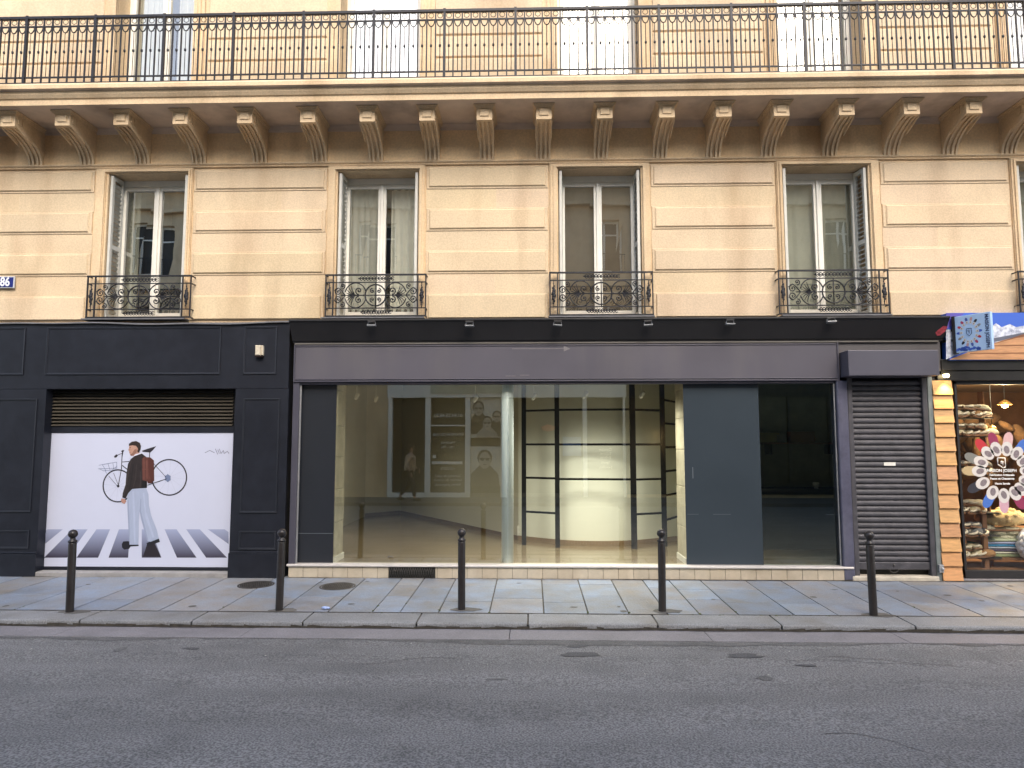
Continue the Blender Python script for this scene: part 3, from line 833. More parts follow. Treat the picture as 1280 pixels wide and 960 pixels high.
# ------------------------------------------------------------------ the poster
post = thing('advertising_poster', 'white poster of a man carrying a bicycle over a zebra crossing', 'poster', ((px0+px1)/2, YQ-.006, pz0))
pO = Vector(post.location)
def pprint(name, mat, polys, lay, parent=post):
    mb = MB()
    for pts in polys:
        q = []
        for u, v in pts:
            x, z = fac(u, v, YQ); q.append((x-pO.x, -lay*.0006, z-pO.z))
        mb.poly(q)
    o = mb.build(name, mat, parent)
    return o
def flat(name, rgb, rough=.45, var=.05, scale=9): return M(name, rgb, rough, var=var, scale=scale)
mb = MB(); mb.box(px0-pO.x, px1-pO.x, -.0001, .02, 0, pz1-pz0); mb.build('sheet', M('poster_white', (.56, .59, .72), .35, var=.03, scale=.8), post)
Zm = lambda u, v: (100+u/5.65, 540+v/5.65)          # from the magnified crop
m_strA = M('poster_stripe', (.12, .12, .20), .4, var=.2, scale=3)
def grad_mat(name, c0, c1, z0, z1):
    m, nt, b = newmat(name); N, L = nt.nodes, nt.links
    tc = N.new('ShaderNodeTexCoord'); sp = N.new('ShaderNodeSeparateXYZ'); mr = N.new('ShaderNodeMapRange')
    L.new(tc.outputs['Object'], sp.inputs[0]); L.new(sp.outputs['Z'], mr.inputs[0])
    mr.inputs[1].default_value = z0; mr.inputs[2].default_value = z1
    cr = N.new('ShaderNodeValToRGB'); cr.color_ramp.elements[0].color = (*c0, 1); cr.color_ramp.elements[1].color = (*c1, 1)
    L.new(mr.outputs[0], cr.inputs[0]); L.new(cr.outputs[0], b.inputs['Base Color']); b.inputs['Roughness'].default_value = .4
    return m
zs = lambda v: FZ(v, 170, YQ)-pO.z
m_str = grad_mat('poster_stripe_print', (.045, .038, .062), (.34, .38, .54), zs(697), zs(661))
stripes = []
for (t0, t1, b0_, b1_) in ((57.5, 77, 55.5, 57), (91, 110, 55.5, 84), (121, 138, 96, 123), (149, 163, 136, 160.5), (177.5, 189, 177.5, 202), (206, 221, 221.5, 246), (233, 250, 258, 284), (260, 280, 286, 286)):
    yb2 = 697
    stripes.append([(t0, 661.5), (t1, 661.5), (b1_, yb2), (b0_, yb2)])
stripes[0] = [(60, 661.5), (79, 661.5), (56.5, 680), (56.5, 664)]
stripes[-1] = [(260, 661.5), (281, 661.5), (286, 665), (286, 680)]
pprint('zebra_crossing', m_str, stripes, 1)
# bicycle
bike = thing('bicycle_print', None, None); bike.parent = post
bk = flat('poster_bike_dark', (.025, .022, .03)); bg = flat('poster_bike_blue', (.16, .20, .32)); bs = flat('poster_spoke', (.45, .47, .58))
def wheel(cu, cv, ru, rv, tw=1.0):
    segs = 40; polys = []
    for i in range(segs):
        a0, a1 = i*math.tau/segs, (i+1)*math.tau/segs
        P = lambda a, k: (cu+(ru-k)*math.cos(a), cv+(rv-k)*math.sin(a))
        polys.append([P(a0, 0), P(a1, 0), P(a1, tw), P(a0, tw)])
    return polys
def line(p, q, w):
    d = Vector((q[0]-p[0], q[1]-p[1])).normalized(); n_ = Vector((-d.y, d.x))*w/2
    return [(p[0]+n_.x, p[1]+n_.y), (q[0]+n_.x, q[1]+n_.y), (q[0]-n_.x, q[1]-n_.y), (p[0]-n_.x, p[1]-n_.y)]
spk = []
for (cu, cv, ru, rv) in ((*Zm(632, 320), 21.5, 22), (*Zm(270, 380), 18.5, 20)):
    for k in range(12):
        a = k*math.tau/12+.1; spk.append(line((cu, cv), (cu+ru*math.cos(a), cv+rv*math.sin(a)), .26))
pprint('spokes', bs, spk, 2, bike)
pprint('wheels', bk, wheel(*Zm(632, 320), 22.5, 23, 1.6)+wheel(*Zm(270, 380), 19.2, 20.8, 1.6), 3, bike)
pprint('frame_tubes', bk, [line(Zm(*a), Zm(*b), w) for a, b, w in (((300, 150), (295, 260), .9), ((297, 250), (272, 385), .9), ((205, 310), (270, 385), .5), ((240, 290), (275, 380), .5), ((300, 212), (350, 208), .9), ((300, 235), (350, 275), 1.1), ((480, 375), (615, 330), .9), ((520, 220), (610, 320), .6), ((495, 135), (492, 180), .9), ((270, 162), (300, 150), .7))], 4, bike)
pprint('basket', bg, [line(Zm(*a), Zm(*b), .5) for a, b in (((130, 260), (265, 255)), ((135, 235), (262, 212)), ((135, 258), (170, 275)), ((170, 275), (230, 268)), ((230, 268), (265, 240)), ((180, 270), (190, 295)), ((160, 230), (185, 272)), ((200, 225), (215, 268)), ((235, 218), (240, 262)), ((262, 212), (262, 255)))], 3.5, bike)
pprint('saddle', bk, [[Zm(*p) for p in ((440, 132), (480, 118), (540, 100), (520, 125), (498, 145), (445, 140))]], 4, bike)
pprint('handlebar', bk, [[Zm(*p) for p in ((243, 172), (258, 158), (272, 162), (262, 178), (246, 182))], [Zm(*p) for p in ((292, 140), (300, 128), (316, 128), (308, 142))], [Zm(*p) for p in ((300, 140), (308, 140), (302, 175), (296, 175))]], 4, bike)
pprint('hub', bg, [[(Zm(622, 325)[0]+4.3*math.cos(k*math.tau/12)*(1 if k % 2 else .8), Zm(622, 325)[1]+5.2*math.sin(k*math.tau/12)*(1 if k % 2 else .8)) for k in range(12)]], 3.6, bike)
pprint('front_hub', bk, [[(Zm(272, 382)[0]+1.7*math.cos(k*math.tau/8), Zm(272, 382)[1]+1.7*math.sin(k*math.tau/8)) for k in range(8)]], 4.2, bike)
# the printed man
man = thing('printed_man', None, None); man.parent = post
pprint('shoes', flat('poster_shoe', (.012, .012, .016)), [[Zm(*p) for p in ((298, 790), (308, 772), (340, 770), (415, 790), (417, 804), (360, 808), (350, 824), (315, 830), (300, 815))], [Zm(*p) for p in ((472, 785), (500, 770), (560, 752), (567, 776), (525, 790), (480, 806))]], 5, man)
pprint('floor_shadow_print', flat('poster_dark_print', (.02, .015, .02)), [[Zm(*p) for p in ((474, 795), (530, 788), (572, 880), (447, 880))], ], 1.5, man)
pprint('trousers', M('poster_trousers', (.36, .41, .54), .45, var=.04, scale=18, stretch=(3, 3, .5)), [[Zm(*p) for p in ((340, 400), (400, 392), (470, 396), (486, 440), (490, 520), (505, 590), (545, 690), (560, 752), (500, 775), (478, 770), (455, 690), (432, 610), (424, 560), (418, 640), (415, 795), (352, 795), (346, 700), (338, 560), (336, 470))]], 6, man)
pprint('trouser_fold', flat('poster_trouser_dark', (.29, .33, .45)), [[Zm(*p) for p in ((424, 560), (430, 470), (436, 470), (434, 560), (460, 660), (485, 765), (478, 770), (455, 690))], [Zm(*p) for p in ((338, 480), (346, 480), (352, 640), (356, 790), (352, 795), (346, 700))]], 6.5, man)
pprint('jacket', M('poster_jacket', (.022, .016, .016), .5, var=.3, scale=20), [[Zm(*p) for p in ((395, 165), (440, 152), (470, 175), (478, 260), (475, 395), (420, 398), (372, 402), (345, 430), (325, 470), (302, 462), (305, 430), (325, 370), (330, 300), (342, 225), (362, 190))]], 7, man)
pprint('jacket_folds', flat('poster_jacket_light', (.040, .030, .029)), [[Zm(*p) for p in ((362, 196), (372, 190), (352, 270), (340, 340), (322, 420), (312, 455), (306, 450), (326, 372), (333, 300))], [Zm(*p) for p in ((400, 230), (405, 230), (398, 330), (380, 395), (374, 395), (392, 330))], [Zm(*p) for p in ((430, 280), (436, 280), (432, 390), (424, 392))]], 7.3, man)
pprint('jacket_shade', flat('poster_jacket_black', (.012, .010, .010)), [[Zm(*p) for p in ((376, 230), (384, 228), (372, 330), (352, 415), (344, 428), (362, 330))], [Zm(*p) for p in ((440, 342), (470, 346), (474, 394), (440, 397))]], 7.35, man)
pprint('trouser_light', flat('poster_trouser_light', (.41, .46, .60)), [[Zm(*p) for p in ((372, 420), (384, 418), (392, 560), (396, 780), (384, 785), (378, 600))], [Zm(*p) for p in ((446, 430), (456, 430), (470, 560), (528, 740), (516, 748), (464, 600))]], 6.6, man)
pprint('hand', flat('poster_skin', (.40, .22, .17)), [[Zm(*p) for p in ((296, 468), (322, 474), (330, 488), (318, 508), (300, 500), (292, 484))]], 6.8, man)
pprint('backpack', M('poster_backpack', (.105, .035, .027), .5, var=.2, scale=14), [[Zm(*p) for p in ((440, 190), (455, 175), (500, 180), (525, 200), (527, 345), (500, 352), (445, 340))]], 8, man)
pprint('backpack_flap', flat('poster_backpack_dark', (.085, .026, .02)), [[Zm(*p) for p in ((484, 182), (500, 182), (525, 200), (527, 345), (510, 350), (490, 300))], [Zm(*p) for p in ((478, 348), (520, 345), (512, 360), (482, 362))]], 8.5, man)
pprint('neck', flat('poster_skin2', (.42, .24, .18)), [[Zm(*p) for p in ((372, 150), (400, 130), (424, 132), (420, 158), (395, 168), (378, 172))]], 7.5, man)
pprint('collar', flat('poster_collar', (.65, .65, .75)), [[Zm(*p) for p in ((378, 172), (395, 156), (420, 150), (438, 152), (395, 168))]], 8, man)
pprint('face', M('poster_face', (.46, .27, .20), .5, var=.15, scale=40), [[Zm(*p) for p in ((350, 95), (365, 88), (400, 92), (410, 120), (400, 140), (376, 168), (360, 165), (352, 148), (350, 135), (344, 128), (350, 112))]], 8.5, man)
pprint('face_shade', flat('poster_face_shade', (.27, .14, .10)), [[Zm(*p) for p in ((385, 125), (408, 118), (404, 140), (380, 166), (362, 166), (358, 156), (374, 150))], [Zm(*p) for p in ((350, 119), (362, 117), (363, 121), (351, 122))], [Zm(*p) for p in ((352, 143), (364, 142), (364, 145), (353, 146))]], 8.7, man)
pprint('ear', flat('poster_ear', (.40, .22, .16)), [[Zm(*p) for p in ((403, 112), (411, 110), (413, 124), (406, 132), (402, 124))]], 9.2, man)
pprint('backpack_seams', flat('poster_backpack_light', (.16, .062, .046)), [[Zm(*p) for p in ((452, 184), (458, 182), (458, 336), (452, 336))], [Zm(*p) for p in ((470, 200), (480, 200), (480, 330), (473, 330))], [Zm(*p) for p in ((448, 262), (486, 262), (486, 266), (448, 266))]], 8.6, man)
pprint('hair', flat('poster_hair', (.028, .018, .014)), [[Zm(*p) for p in ((348, 98), (350, 82), (370, 68), (400, 64), (425, 76), (434, 100), (430, 125), (418, 145), (408, 140), (408, 112), (400, 98), (372, 94))], [Zm(*p) for p in ((352, 109), (364, 107), (364, 111), (353, 113))]], 9, man)
sg = [(256, 566, 262, 563), (262, 563, 268, 566), (269, 561, 272, 568), (272, 562, 274, 567), (274, 561, 276, 567), (276, 567, 279, 563), (279, 563, 280, 567), (280, 567, 284, 564), (284, 564, 286, 567)]
pprint('signature', flat('poster_ink', (.16, .17, .24)), [line((a+.5, b), (c+.5, d), .7) for a, b, c, d in sg], 2)

# ------------------------------------------------------------------ plum-grey shopfront (centre)
YG = D-.12
gs = thing('plum_grey_shopfront', 'vacant shopfront with plum-grey fascia, black raked cornice and plate glass', 'shopfront', (FX(700), D, 0))
def gpart(mb, name, mat, bevel=0, parent=None):
    o = mb.build(name, mat, parent or gs, bevel)
    if parent is None: o.location = -Vector(gs.location)
    return o
gx0 = FX(365, 560, YG); gxm = FX(1048, 460, YG); gx1 = FX(1178, 430, YG)
zc1 = FZ(398.5, 640, YG-.18); zc0 = FZ(427, 640, YG); zf0 = FZ(477, 640, YG)
# raked cornice
pr = [(D-.001, zc0-.01), (YG, zc0-.01), (YG-.004, zc0+.012), (YG-.02, zc0+.018), (YG-.17, zc1-.02), (YG-.19, zc1-.016), (YG-.19, zc1+.006), (D-.001, zc1+.02)]
mb = MB(); mb.prism(pr, 'x', gx0-.03, gx1); gpart(mb, 'cornice', m_black, .004)
mb = MB(); mb.box(gx0-.0, gx1-.05, YG-.012, YG+.004, zc0-.030, zc0-.0105); gpart(mb, 'cornice_bead', M('cornice_bead_grey', (.13, .12, .105), .5), .003)
mb = MB(); mb.prism([(a, b) for a, b in pr], 'x', gx1+.001, gx1+.012); gpart(mb, 'cornice_end', m_black, .003)
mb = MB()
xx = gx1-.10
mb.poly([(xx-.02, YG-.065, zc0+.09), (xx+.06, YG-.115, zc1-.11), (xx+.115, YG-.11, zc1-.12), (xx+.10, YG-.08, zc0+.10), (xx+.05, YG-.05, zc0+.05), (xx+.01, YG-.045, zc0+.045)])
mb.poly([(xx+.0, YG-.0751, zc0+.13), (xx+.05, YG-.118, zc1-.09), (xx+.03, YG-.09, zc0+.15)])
gpart(mb, 'red_patch', M('mottled_red', (.42, .06, .08), .5, var=.5, scale=30))  # mottled red polygons on the cornice face near its right end
# fascia
mb = MB(); mb.box(gx0, gxm, YG+.0, D-.001, zf0, zc0-.012); gpart(mb, 'fascia', m_purple, .003)
mb = MB(); mb.box(gxm+.004, gx1-.02, YG+.02, D-.001, zf0+.08, zc0-.012); gpart(mb, 'side_fascia', M('side_fascia_grey', (.085, .078, .08), .5, var=.12), .003)
mb = MB()
for z, h, p in ((zf0, .018, .022), (zf0+.030, .012, .014), (zc0-.058, .010, .010)): mb.box(gx0-.004, gxm+.004, YG-p, YG, z, z+h)
mb.box(gx0-.005, gx0+.012, YG-.016, YG, zf0+.0185, zc0-.031); mb.box(gxm-.012, gxm+.005, YG-.016, YG, zf0+.0185, zc0-.031)
gpart(mb, 'fascia_mouldings', m_purple2, .003)
# marks left by removed lettering
mb = MB()
mx_, mz_ = fac(708, 436, YG)
mb.poly([(mx_-.035, YG-.0012, mz_+.04), (mx_+.05, YG-.0012, mz_), (mx_-.035, YG-.0012, mz_-.035)])
for (a, b, v) in ((640, 706, 436), (632, 645, 470), (650, 662, 469)):
    xa, za = fac(a, v, YG); xb, _ = fac(b, v, YG); mb.poly([(xa, YG-.0012, za-.003), (xb, YG-.0012, za-.003), (xb, YG-.0012, za+.004), (xa, YG-.0012, za+.004)])
gpart(mb, 'glue_marks', M('glue_residue', (.20, .185, .19), .6, var=.2, scale=30))
# frame
zs0 = FZ(706.5, 700, YG)                     # sill top
Ygl = D-.03
mb = MB()
mb.bbox(FX(363, 600, YG), FX(371, 600, YG), YG, D+.06, zs0, zf0-.001, .006)
gpart(mb, 'left_jamb', m_purple2)
mb = MB(); mb.bbox(FX(1049.5, 590, YG), FX(1063, 590, YG), YG-.02, D+.06, .0, zf0-.001, .01)
gpart(mb, 'right_jamb', M('blue_grey_jamb', (.085, .085, .125), .4, var=.25, scale=6, stain=(.3, .3, .34), stain_amt=.3))
mb = MB(); mb.box(gx0, FX(1048, 590, YG), YG+.01, D+.02, zf0-.03, zf0-.0005); gpart(mb, 'head_rail', m_purple2, .004)
mb = MB(); mb.box(FX(371, 600, YG)+.001, FX(373, 600, YG), YG+.03, YG+.045, zs0, zf0-.03); gpart(mb, 'metal_trim', m_steel); mb = MB(); mb.box(FX(1047.2, 590, YG), FX(1048.6, 590, YG)+.0, YG+.03, YG+.045, zs0, zf0-.03)
gpart(mb, 'metal_trim', m_steel)
# slate panels
def pane(a, b, name, mat, yo=0, th=.012, z0=None, z1=None, wob=0):
    x0, x1 = FX(a, 590, Ygl+yo), FX(b, 590, Ygl+yo)
    mb = MB()
    if th: mb.box(x0, x1, Ygl+yo, Ygl+yo+th, z0 or zs0+.002, z1 or zf0-.02)
    else: mb.poly([(x0, Ygl+yo, zs0+.002), (x1, Ygl+yo, zs0+.002), (x1, Ygl+yo, zf0-.02), (x0, Ygl+yo, zf0-.02)])
    return gpart(mb, name, mat)
pane(372.5, 418.5, 'slate_panel', m_slate)
mb = MB(); xa = FX(371, 590, Ygl)
p_ = pane(856, 951, 'slate_panel', m_slate2)
p_['label'] = 'slate blue back-painted glass panel, lighter than the left one'
mb = MB(); z_ = FZ(667, 395, Ygl); mb.box(FX(373, 590, Ygl), FX(418, 590, Ygl), Ygl-.003, Ygl-.0005, z_, z_+.006)
z_ = FZ(668, 905, Ygl); 
for a, b, v in ((858, 872, 643), (890, 912, 643), (1030, 1046, 643)):
    z_ = FZ(v, 900, Ygl); mb.box(FX(a, 590, Ygl), FX(b, 590, Ygl), Ygl-.003, Ygl-.0005, z_, z_+.003)
mb.box(FX(865.5, 590, Ygl), FX(866.5, 590, Ygl), Ygl-.003, Ygl-.0005, FZ(598, 866, Ygl), FZ(584, 866, Ygl))
gpart(mb, 'scratches', M('scratch_grey', (.12, .14, .16), .5))
pane(419, 634.6, 'glass_pane', g_shop, th=0); pane(635.2, 855.5, 'glass_pane', g_shop, th=0); pane(951.5, 1047.5, 'glass_pane', g_dark, th=0)
# sill and tiled riser with vent
mb = MB(); mb.bbox(gx0-.02, FX(1066, 700, YG), YG-.035, D+.02, zs0-.028, zs0, .005); gpart(mb, 'sill', m_sill, .003)
mb = MB(); x = gx0+.0; vx0, vx1 = FX(486, 713, YG), FX(544, 713, YG)
tw = .195
while x < FX(1063, 700, YG):
    x1 = min(x+tw-.004, FX(1066, 700, YG))
    if not (x1 > vx0 and x < vx1): mb.bbox(x, x1, YG-.010, D, -.02, zs0-.0285, .003, tn(1, .07))
    else:
        if x < vx0-.02: mb.bbox(x, vx0-.003, YG-.010, D, -.02, zs0-.0285, .003)
        if x1 > vx1+.02: gpart(mb, 'tiled_riser', m_tile); mb = MB(); mb.bbox(vx1+.003, x1, YG-.010, D, -.02, zs0-.0285, .003)
    x += tw
gpart(mb, 'tiled_riser', m_tile)
mb = MB(); mb.box(gx0, FX(1063, 700, YG), YG-.004, D-.01, -.03, zs0-.03); gpart(mb, 'riser_mortar', m_joint)
v = thing('vent_grille', None, None); v.parent = gs; v.location = -Vector(gs.location)
mb = MB(); n = 19
for k in range(n):
    for s in (-1, 1):
        xa = vx0+.01+(vx1-vx0-.02)*k/n; xb = xa+(vx1-vx0)/n*1.0*s
        xb = max(vx0, min(vx1, xb))
        mb.tube([(xa, YG-.014, .005), (xb, YG-.014, zs0-.034)], .0035, 4)
mb.box(vx0, vx1, YG-.018, YG-.010, zs0-.036, zs0-.029); mb.box(vx0, vx1, YG-.018, YG-.010, -.002, .006)
mb.build('lattice', m_cast, v)
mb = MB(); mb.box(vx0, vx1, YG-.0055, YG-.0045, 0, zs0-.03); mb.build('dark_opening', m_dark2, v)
# floodlights on the cornice
yy = YG-.15
def flood():
    t = thing('floodlight', '', 'floodlight')
    mb = MB(); mb.bbox(-.058, .058, -.035, .030, -.022, -.008, .004); mb.build('head', m_steel, t)
    mb = MB(); mb.tube([(-.052, 0, -.008), (-.046, .0, .030), (.046, .0, .036), (.052, 0, -.008)], .0045, 5); mb.build('yoke', m_steel, t)
    mb = MB(); mb.box(-.05, .05, -.02, .06, .030, .052); mb.build('mount', m_black, t)
    mb = MB(); mb.box(-.048, .048, -.028, .024, -.026, -.0225); mb.build('lamp_glass', M('dull_glass', (.25, .26, .27), .2), t)
    return t
f0 = flood()
for i, (px, py) in enumerate(((464.5, 405.5), (587, 406), (697, 405), (810, 405), (912.5, 403.5), (1039, 401))):
    Yl = YG-.19
    x, z = fac(px, py, Yl)
    o = f0 if i == 0 else dup(f0)
    o.location = (x, Yl, z); o.rotation_euler = (R(rnd(-8, 5)), R(rnd(-6, 6)), R(rnd(-8, 8)))
    o['group'] = 'floodlights along the black cornice'
    o['label'] = ['small steel floodlight on the black cornice, farthest left of the row',
                  'small steel floodlight on the cornice above the reflected phone number',
                  'small steel floodlight on the cornice right below the third window',
                  'small steel floodlight on the cornice right of the third balconet',
                  'small steel floodlight on the cornice above the slate blue panel',
                  'small steel floodlight on the cornice below the fourth balconet'][i]

# ------------------------------------------------------------------ interior of the vacant shop
fl = zs0-.012
def fp(px, py, z=fl): return gnd(px, py, z)
ZC = 3.30
ix0, ix1 = FX(415, 590, D), FX(1052, 590, D)
cA = fp(428, 648); cB = fp(501, 642); cE = fp(648, 675)
xw = fp(852, 676)[0]
mb = MB(); mb.poly([(gx0, D-.02, fl), (FX(1049, 590, D), D-.02, fl), (FX(1049, 590, D), D+.4, fl), (gx0, D+.4, fl)]); mb.poly([(ix0-2, D+.4, fl), (ix1+.6, D+.4, fl), (ix1+.6, D+7.8, fl), (ix0-2, D+7.8, fl)]); tag(mb.build('shop_floor', m_floor), kind='structure')
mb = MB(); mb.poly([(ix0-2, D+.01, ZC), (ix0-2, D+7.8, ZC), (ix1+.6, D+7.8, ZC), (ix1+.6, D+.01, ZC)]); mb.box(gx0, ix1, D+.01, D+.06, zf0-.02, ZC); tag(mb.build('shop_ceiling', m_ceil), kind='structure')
# walls
def wallstrip(mb, pts, z0, z1):
    for (a, b) in zip(pts, pts[1:]): mb.poly([(a[0], a[1], z0), (b[0], b[1], z0), (b[0], b[1], z1), (a[0], a[1], z1)])
mb = MB(); xl = ix0-.02
lw = (xl-1.0, cA[1]+.4)
wallstrip(mb, [(xl-.9, D+.5), lw, cB, cE], fl, ZC)
tag(mb.build('shop_wall', m_plaster), kind='structure')
mb = MB()
def skirt(mb, pts, h=.07):
    for (a, b) in zip(pts, pts[1:]):
        d = Vector((b[0]-a[0], b[1]-a[1])).normalized(); n_ = Vector((d.y, -d.x))*.014
        A, B = Vector(a)+n_, Vector(b)+n_
        mb.poly([(A.x, A.y, fl), (B.x, B.y, fl), (B.x, B.y, fl+h), (A.x, A.y, fl+h)]); mb.poly([(A.x, A.y, fl+h), (B.x, B.y, fl+h), (b[0], b[1], fl+h), (a[0], a[1], fl+h)])
skirt(mb, [lw, cB, cE]); tag(mb.build('skirting', m_skirt), kind='structure')
# curved partition
def smooth(pts, n=12):
    out = []
    P = [Vector(p) for p in pts]; P = [2*P[0]-P[1]]+P+[2*P[-1]-P[-2]]
    for i in range(1, len(P)-2):
        for k in range(n):
            t = k/n; a, b, c, d = P[i-1:i+3]
            out.append(.5*((2*b)+(c-a)*t+(2*a-5*b+4*c-d)*t*t+(3*b-a-3*c+d)*t**3))
    out.append(P[-2]); return [tuple(q) for q in out]
dpts = smooth([cE, fp(700, 680.4), fp(744, 682.3), fp(793, 681), fp(844, 676), (fp(844, 676)[0]+.5, fp(844, 676)[1]+.35)])
t = thing('curved_partition', 'cream curved drum wall behind the black ladder frames', 'partition', (dpts[24][0], dpts[24][1], fl))
o_ = Vector(t.location)
mb = MB(); wallstrip(mb, [(p[0]-o_.x, p[1]-o_.y) for p in dpts], 0, ZC-fl-.001)
for f in mb.bm.faces: f.smooth = True
bmesh.ops.remove_doubles(mb.bm, verts=mb.bm.verts, dist=1e-5)
mb.build('drum_wall', m_drum, t)
mb = MB(); skirt(mb, dpts, .075); ob = mb.build('drum_skirting', M('light_wood_skirting', (.27, .18, .10), .5, var=.15, scale=8), t); ob.location = -o_
# black ladder frame
def fr(px, py): return fp(px, py)
t = thing('black_ladder_frame', 'tall black steel shelving frame standing against the curved wall', 'shelving frame', (fp(740, 684)[0], fp(740, 684)[1], fl))
o_ = Vector(t.location)
posts = [fp(655, 681), fp(697, 684.5), fp(793, 686), fp(831, 683), fp(848, 676)]
for i, (x, y) in enumerate(posts[:4]):
    mb = MB(); hw = .036 if i != 2 else .042; mb.box(-hw, hw, -.03, .03, 0, ZC-fl-.002)
    p = mb.build('post', m_blackmetal, t, .003); p.location = (x-o_.x, y-o_.y, 0)
rows = [[513, 555.5, 597.5, 640.5], [512, 555.5, 599], [512.6, 555.5, 599, 642], [501, 529.7, 559, 588.5, 618, 648]]
mb = MB()
for i, rr in enumerate(rows):
    a, b = posts[i], posts[i+1]
    for v in rr:
        c = ((a[0]+b[0])/2, (a[1]+b[1])/2)
        # height from the ray at mid distance
        pxm = (665+ c[0]/c[1]*F)
        z = fac(pxm, v, c[1])[1]-fl
        mb.tube([(a[0]-o_.x, a[1]-o_.y, z), (b[0]-o_.x, b[1]-o_.y, z)], .017, 4)
mb.build('rungs', m_blackmetal, t)
# power socket
x, z = fac(651, 664, cE[1]-.05)
mb = MB(); mb.bbox(-.04, .04, -.012, 0, -.08, .08, .004); mb.ball((0, -.014, .035), .018, (1, .3, 1), 1); mb.ball((0, -.014, -.035), .018, (1, .3, 1), 1)
o = mb.build('wall_socket', m_white); o.location = (x-.02, cE[1]-.0, z); tag(o, 'white double socket low on the wall left of the black frame', 'socket')
# stone piers
def pier_(a, b, dep, name, label):
    x0, x1 = FX(a, 590, D), FX(b, 590, D)
    t = thing(name, label, 'pier', ((x0+x1)/2, D+.04+dep/2, fl)); o_ = Vector(t.location)
    mb = MB(); z = fl
    while z < ZC-.01:
        h = min(rnd(.38, .55), ZC-z); mb.box(x0-o_.x+rnd(0, .006), x1-o_.x-rnd(0, .006), -dep/2, dep/2-rnd(0, .01), z-fl+.002, z-fl+h-.003, tn(1, .1)); z += h
    mb.build('masonry', m_pillar, t, .006)
    mb = MB(); mb.box(x0-o_.x-.012, x1-o_.x+.012, -dep/2-.005, dep/2+.012, 0, .08); mb.build('plinth', m_white, t, .003)
pier_(376, 419.5, .42, 'stone_pier', 'bare stone pier behind the left slate panel'); pier_(856.5, 948, .55, 'stone_pier', 'bare stone pier behind the slate blue panel')
# white column
x0, x1 = FX(627, 590, D+.10), FX(642, 590, D+.10)
mb = MB(); mb.lathe([((x1-x0)/2, 0), ((x1-x0)/2, ZC-fl-.001)], n=28)
o = mb.build('white_column', m_col, loc=((x0+x1)/2, D+.10, fl)); tag(o, 'slim white round column just behind the shop glass', 'column')
# back of the shop: conduit line on the diagonal wall
xq = fac(551, 560, 13.9)[0]
mb = MB(); mb.tube([(0, 0, 0), (0, 0, ZC-fl-.02)], .014, 6); o = mb.build('wall_conduit', m_plaster); 
ff = (fp(551, 652.5)); o.location = (ff[0], ff[1]-.02, fl); tag(o, 'thin vertical cable conduit on the diagonal cream wall', 'conduit')
# spotlights
m_spot = EM('spot_lens', (1, .93, .8), 6)
def spot():
    t = thing('spotlight', '', 'spotlight')
    mb = MB(); mb.tube([(0, 0, 0), (0, 0, .34)], .006, 6); mb.build('stem', m_white, t)
    rot = Matrix.Rotation(R(35), 3, 'Y')
    mb = MB(); mb.lathe([(.022, -.05), (.030, -.02), (.032, .05), (.020, .065)], n=14, M4=Matrix.Rotation(R(30), 4, 'Y') @ Matrix.Rotation(R(20), 4, 'X')); mb.build('can', m_white, t)
    ld = bpy.data.lights.new('spot_lamp', 'SPOT'); ld.energy = 62; ld.spot_size = R(150); ld.spot_blend = 1; ld.color = (1, .97, .88); ld.shadow_soft_size = .25
    lo = bpy.data.objects.new('spot_lamp', ld); C.objects.link(lo); lo.parent = t; lo.location = (.04, -.05, -.08); lo.rotation_euler = (R(4), 0, 0)
    return t
s0 = spot()
for i, (px, py, Y, lab) in enumerate(((594, 499, 10.6, 'white ceiling spotlight on a stem in front of the diagonal wall'), (667, 496, 9.8, 'white ceiling spotlight near the left end of the ladder frame'), (731, 494, 9.75, 'white ceiling spotlight before the middle of the curved wall'), (802, 494, 9.75, 'white ceiling spotlight between the two right-hand ladder posts'), (470, 499, 12.4, 'added fill spotlight far back in the left corner of the shop'), (446, 496, 11.6, 'added fill spotlight beside the left stone pier'))):  # last two are added lamps, put in to brighten the left side
    x, z = fac(px, py, Y); o = s0 if i == 0 else dup(s0)
    if i: 
        for ch in o.children:
            if ch.type == 'LIGHT': ch.data = full_lamp
    else: full_lamp = [ch for ch in o.children if ch.type == 'LIGHT'][0].data
    o.location = (x, Y, z); o['label'] = lab; o['group'] = 'ceiling spotlights in the vacant shop'
    if i in (0, 4, 5):
        for ch in o.children:
            if ch.type == 'LIGHT': ch.data = ch.data.copy(); ch.data.energy = 20
# dark room on the right
mb = MB(); rxa, rxb = FX(949, 590, D)+.02, FX(1052, 590, D)+.0
wallstrip(mb, [(rxa-.1, D+.62), (rxa-.1, D+2.7), (rxb+1.2, D+2.7), (rxb+.35, D+.3)], fl, ZC)
tag(mb.build('back_room_wall', m_dark), kind='structure')
mb = MB(); wallstrip(mb, [(xw+.25, D+2.9), (rxa-.12, D+2.9)], fl, ZC); tag(mb.build('inner_wall', m_plaster), kind='structure')
Yb = D+2.45
x0, zt_ = fac(953, 553, Yb); x1, _ = fac(1046, 553, Yb)
t = thing('wall_shelf', 'dim shelf on the back wall of the dark room', 'shelf', ((x0+x1)/2, Yb, zt_)); mb = MB(); w_ = (x1-x0)/2; mb.box(-w_, w_, -.12, .2, -.03, 0); mb.build('board', m_wood, t); mb = MB(); mb.box(-w_+.1, -w_+.13, -.08, .2, -.2, -.03); mb.box(w_-.13, w_-.1, -.08, .2, -.2, -.03); mb.build('bracket', m_dark2, t)
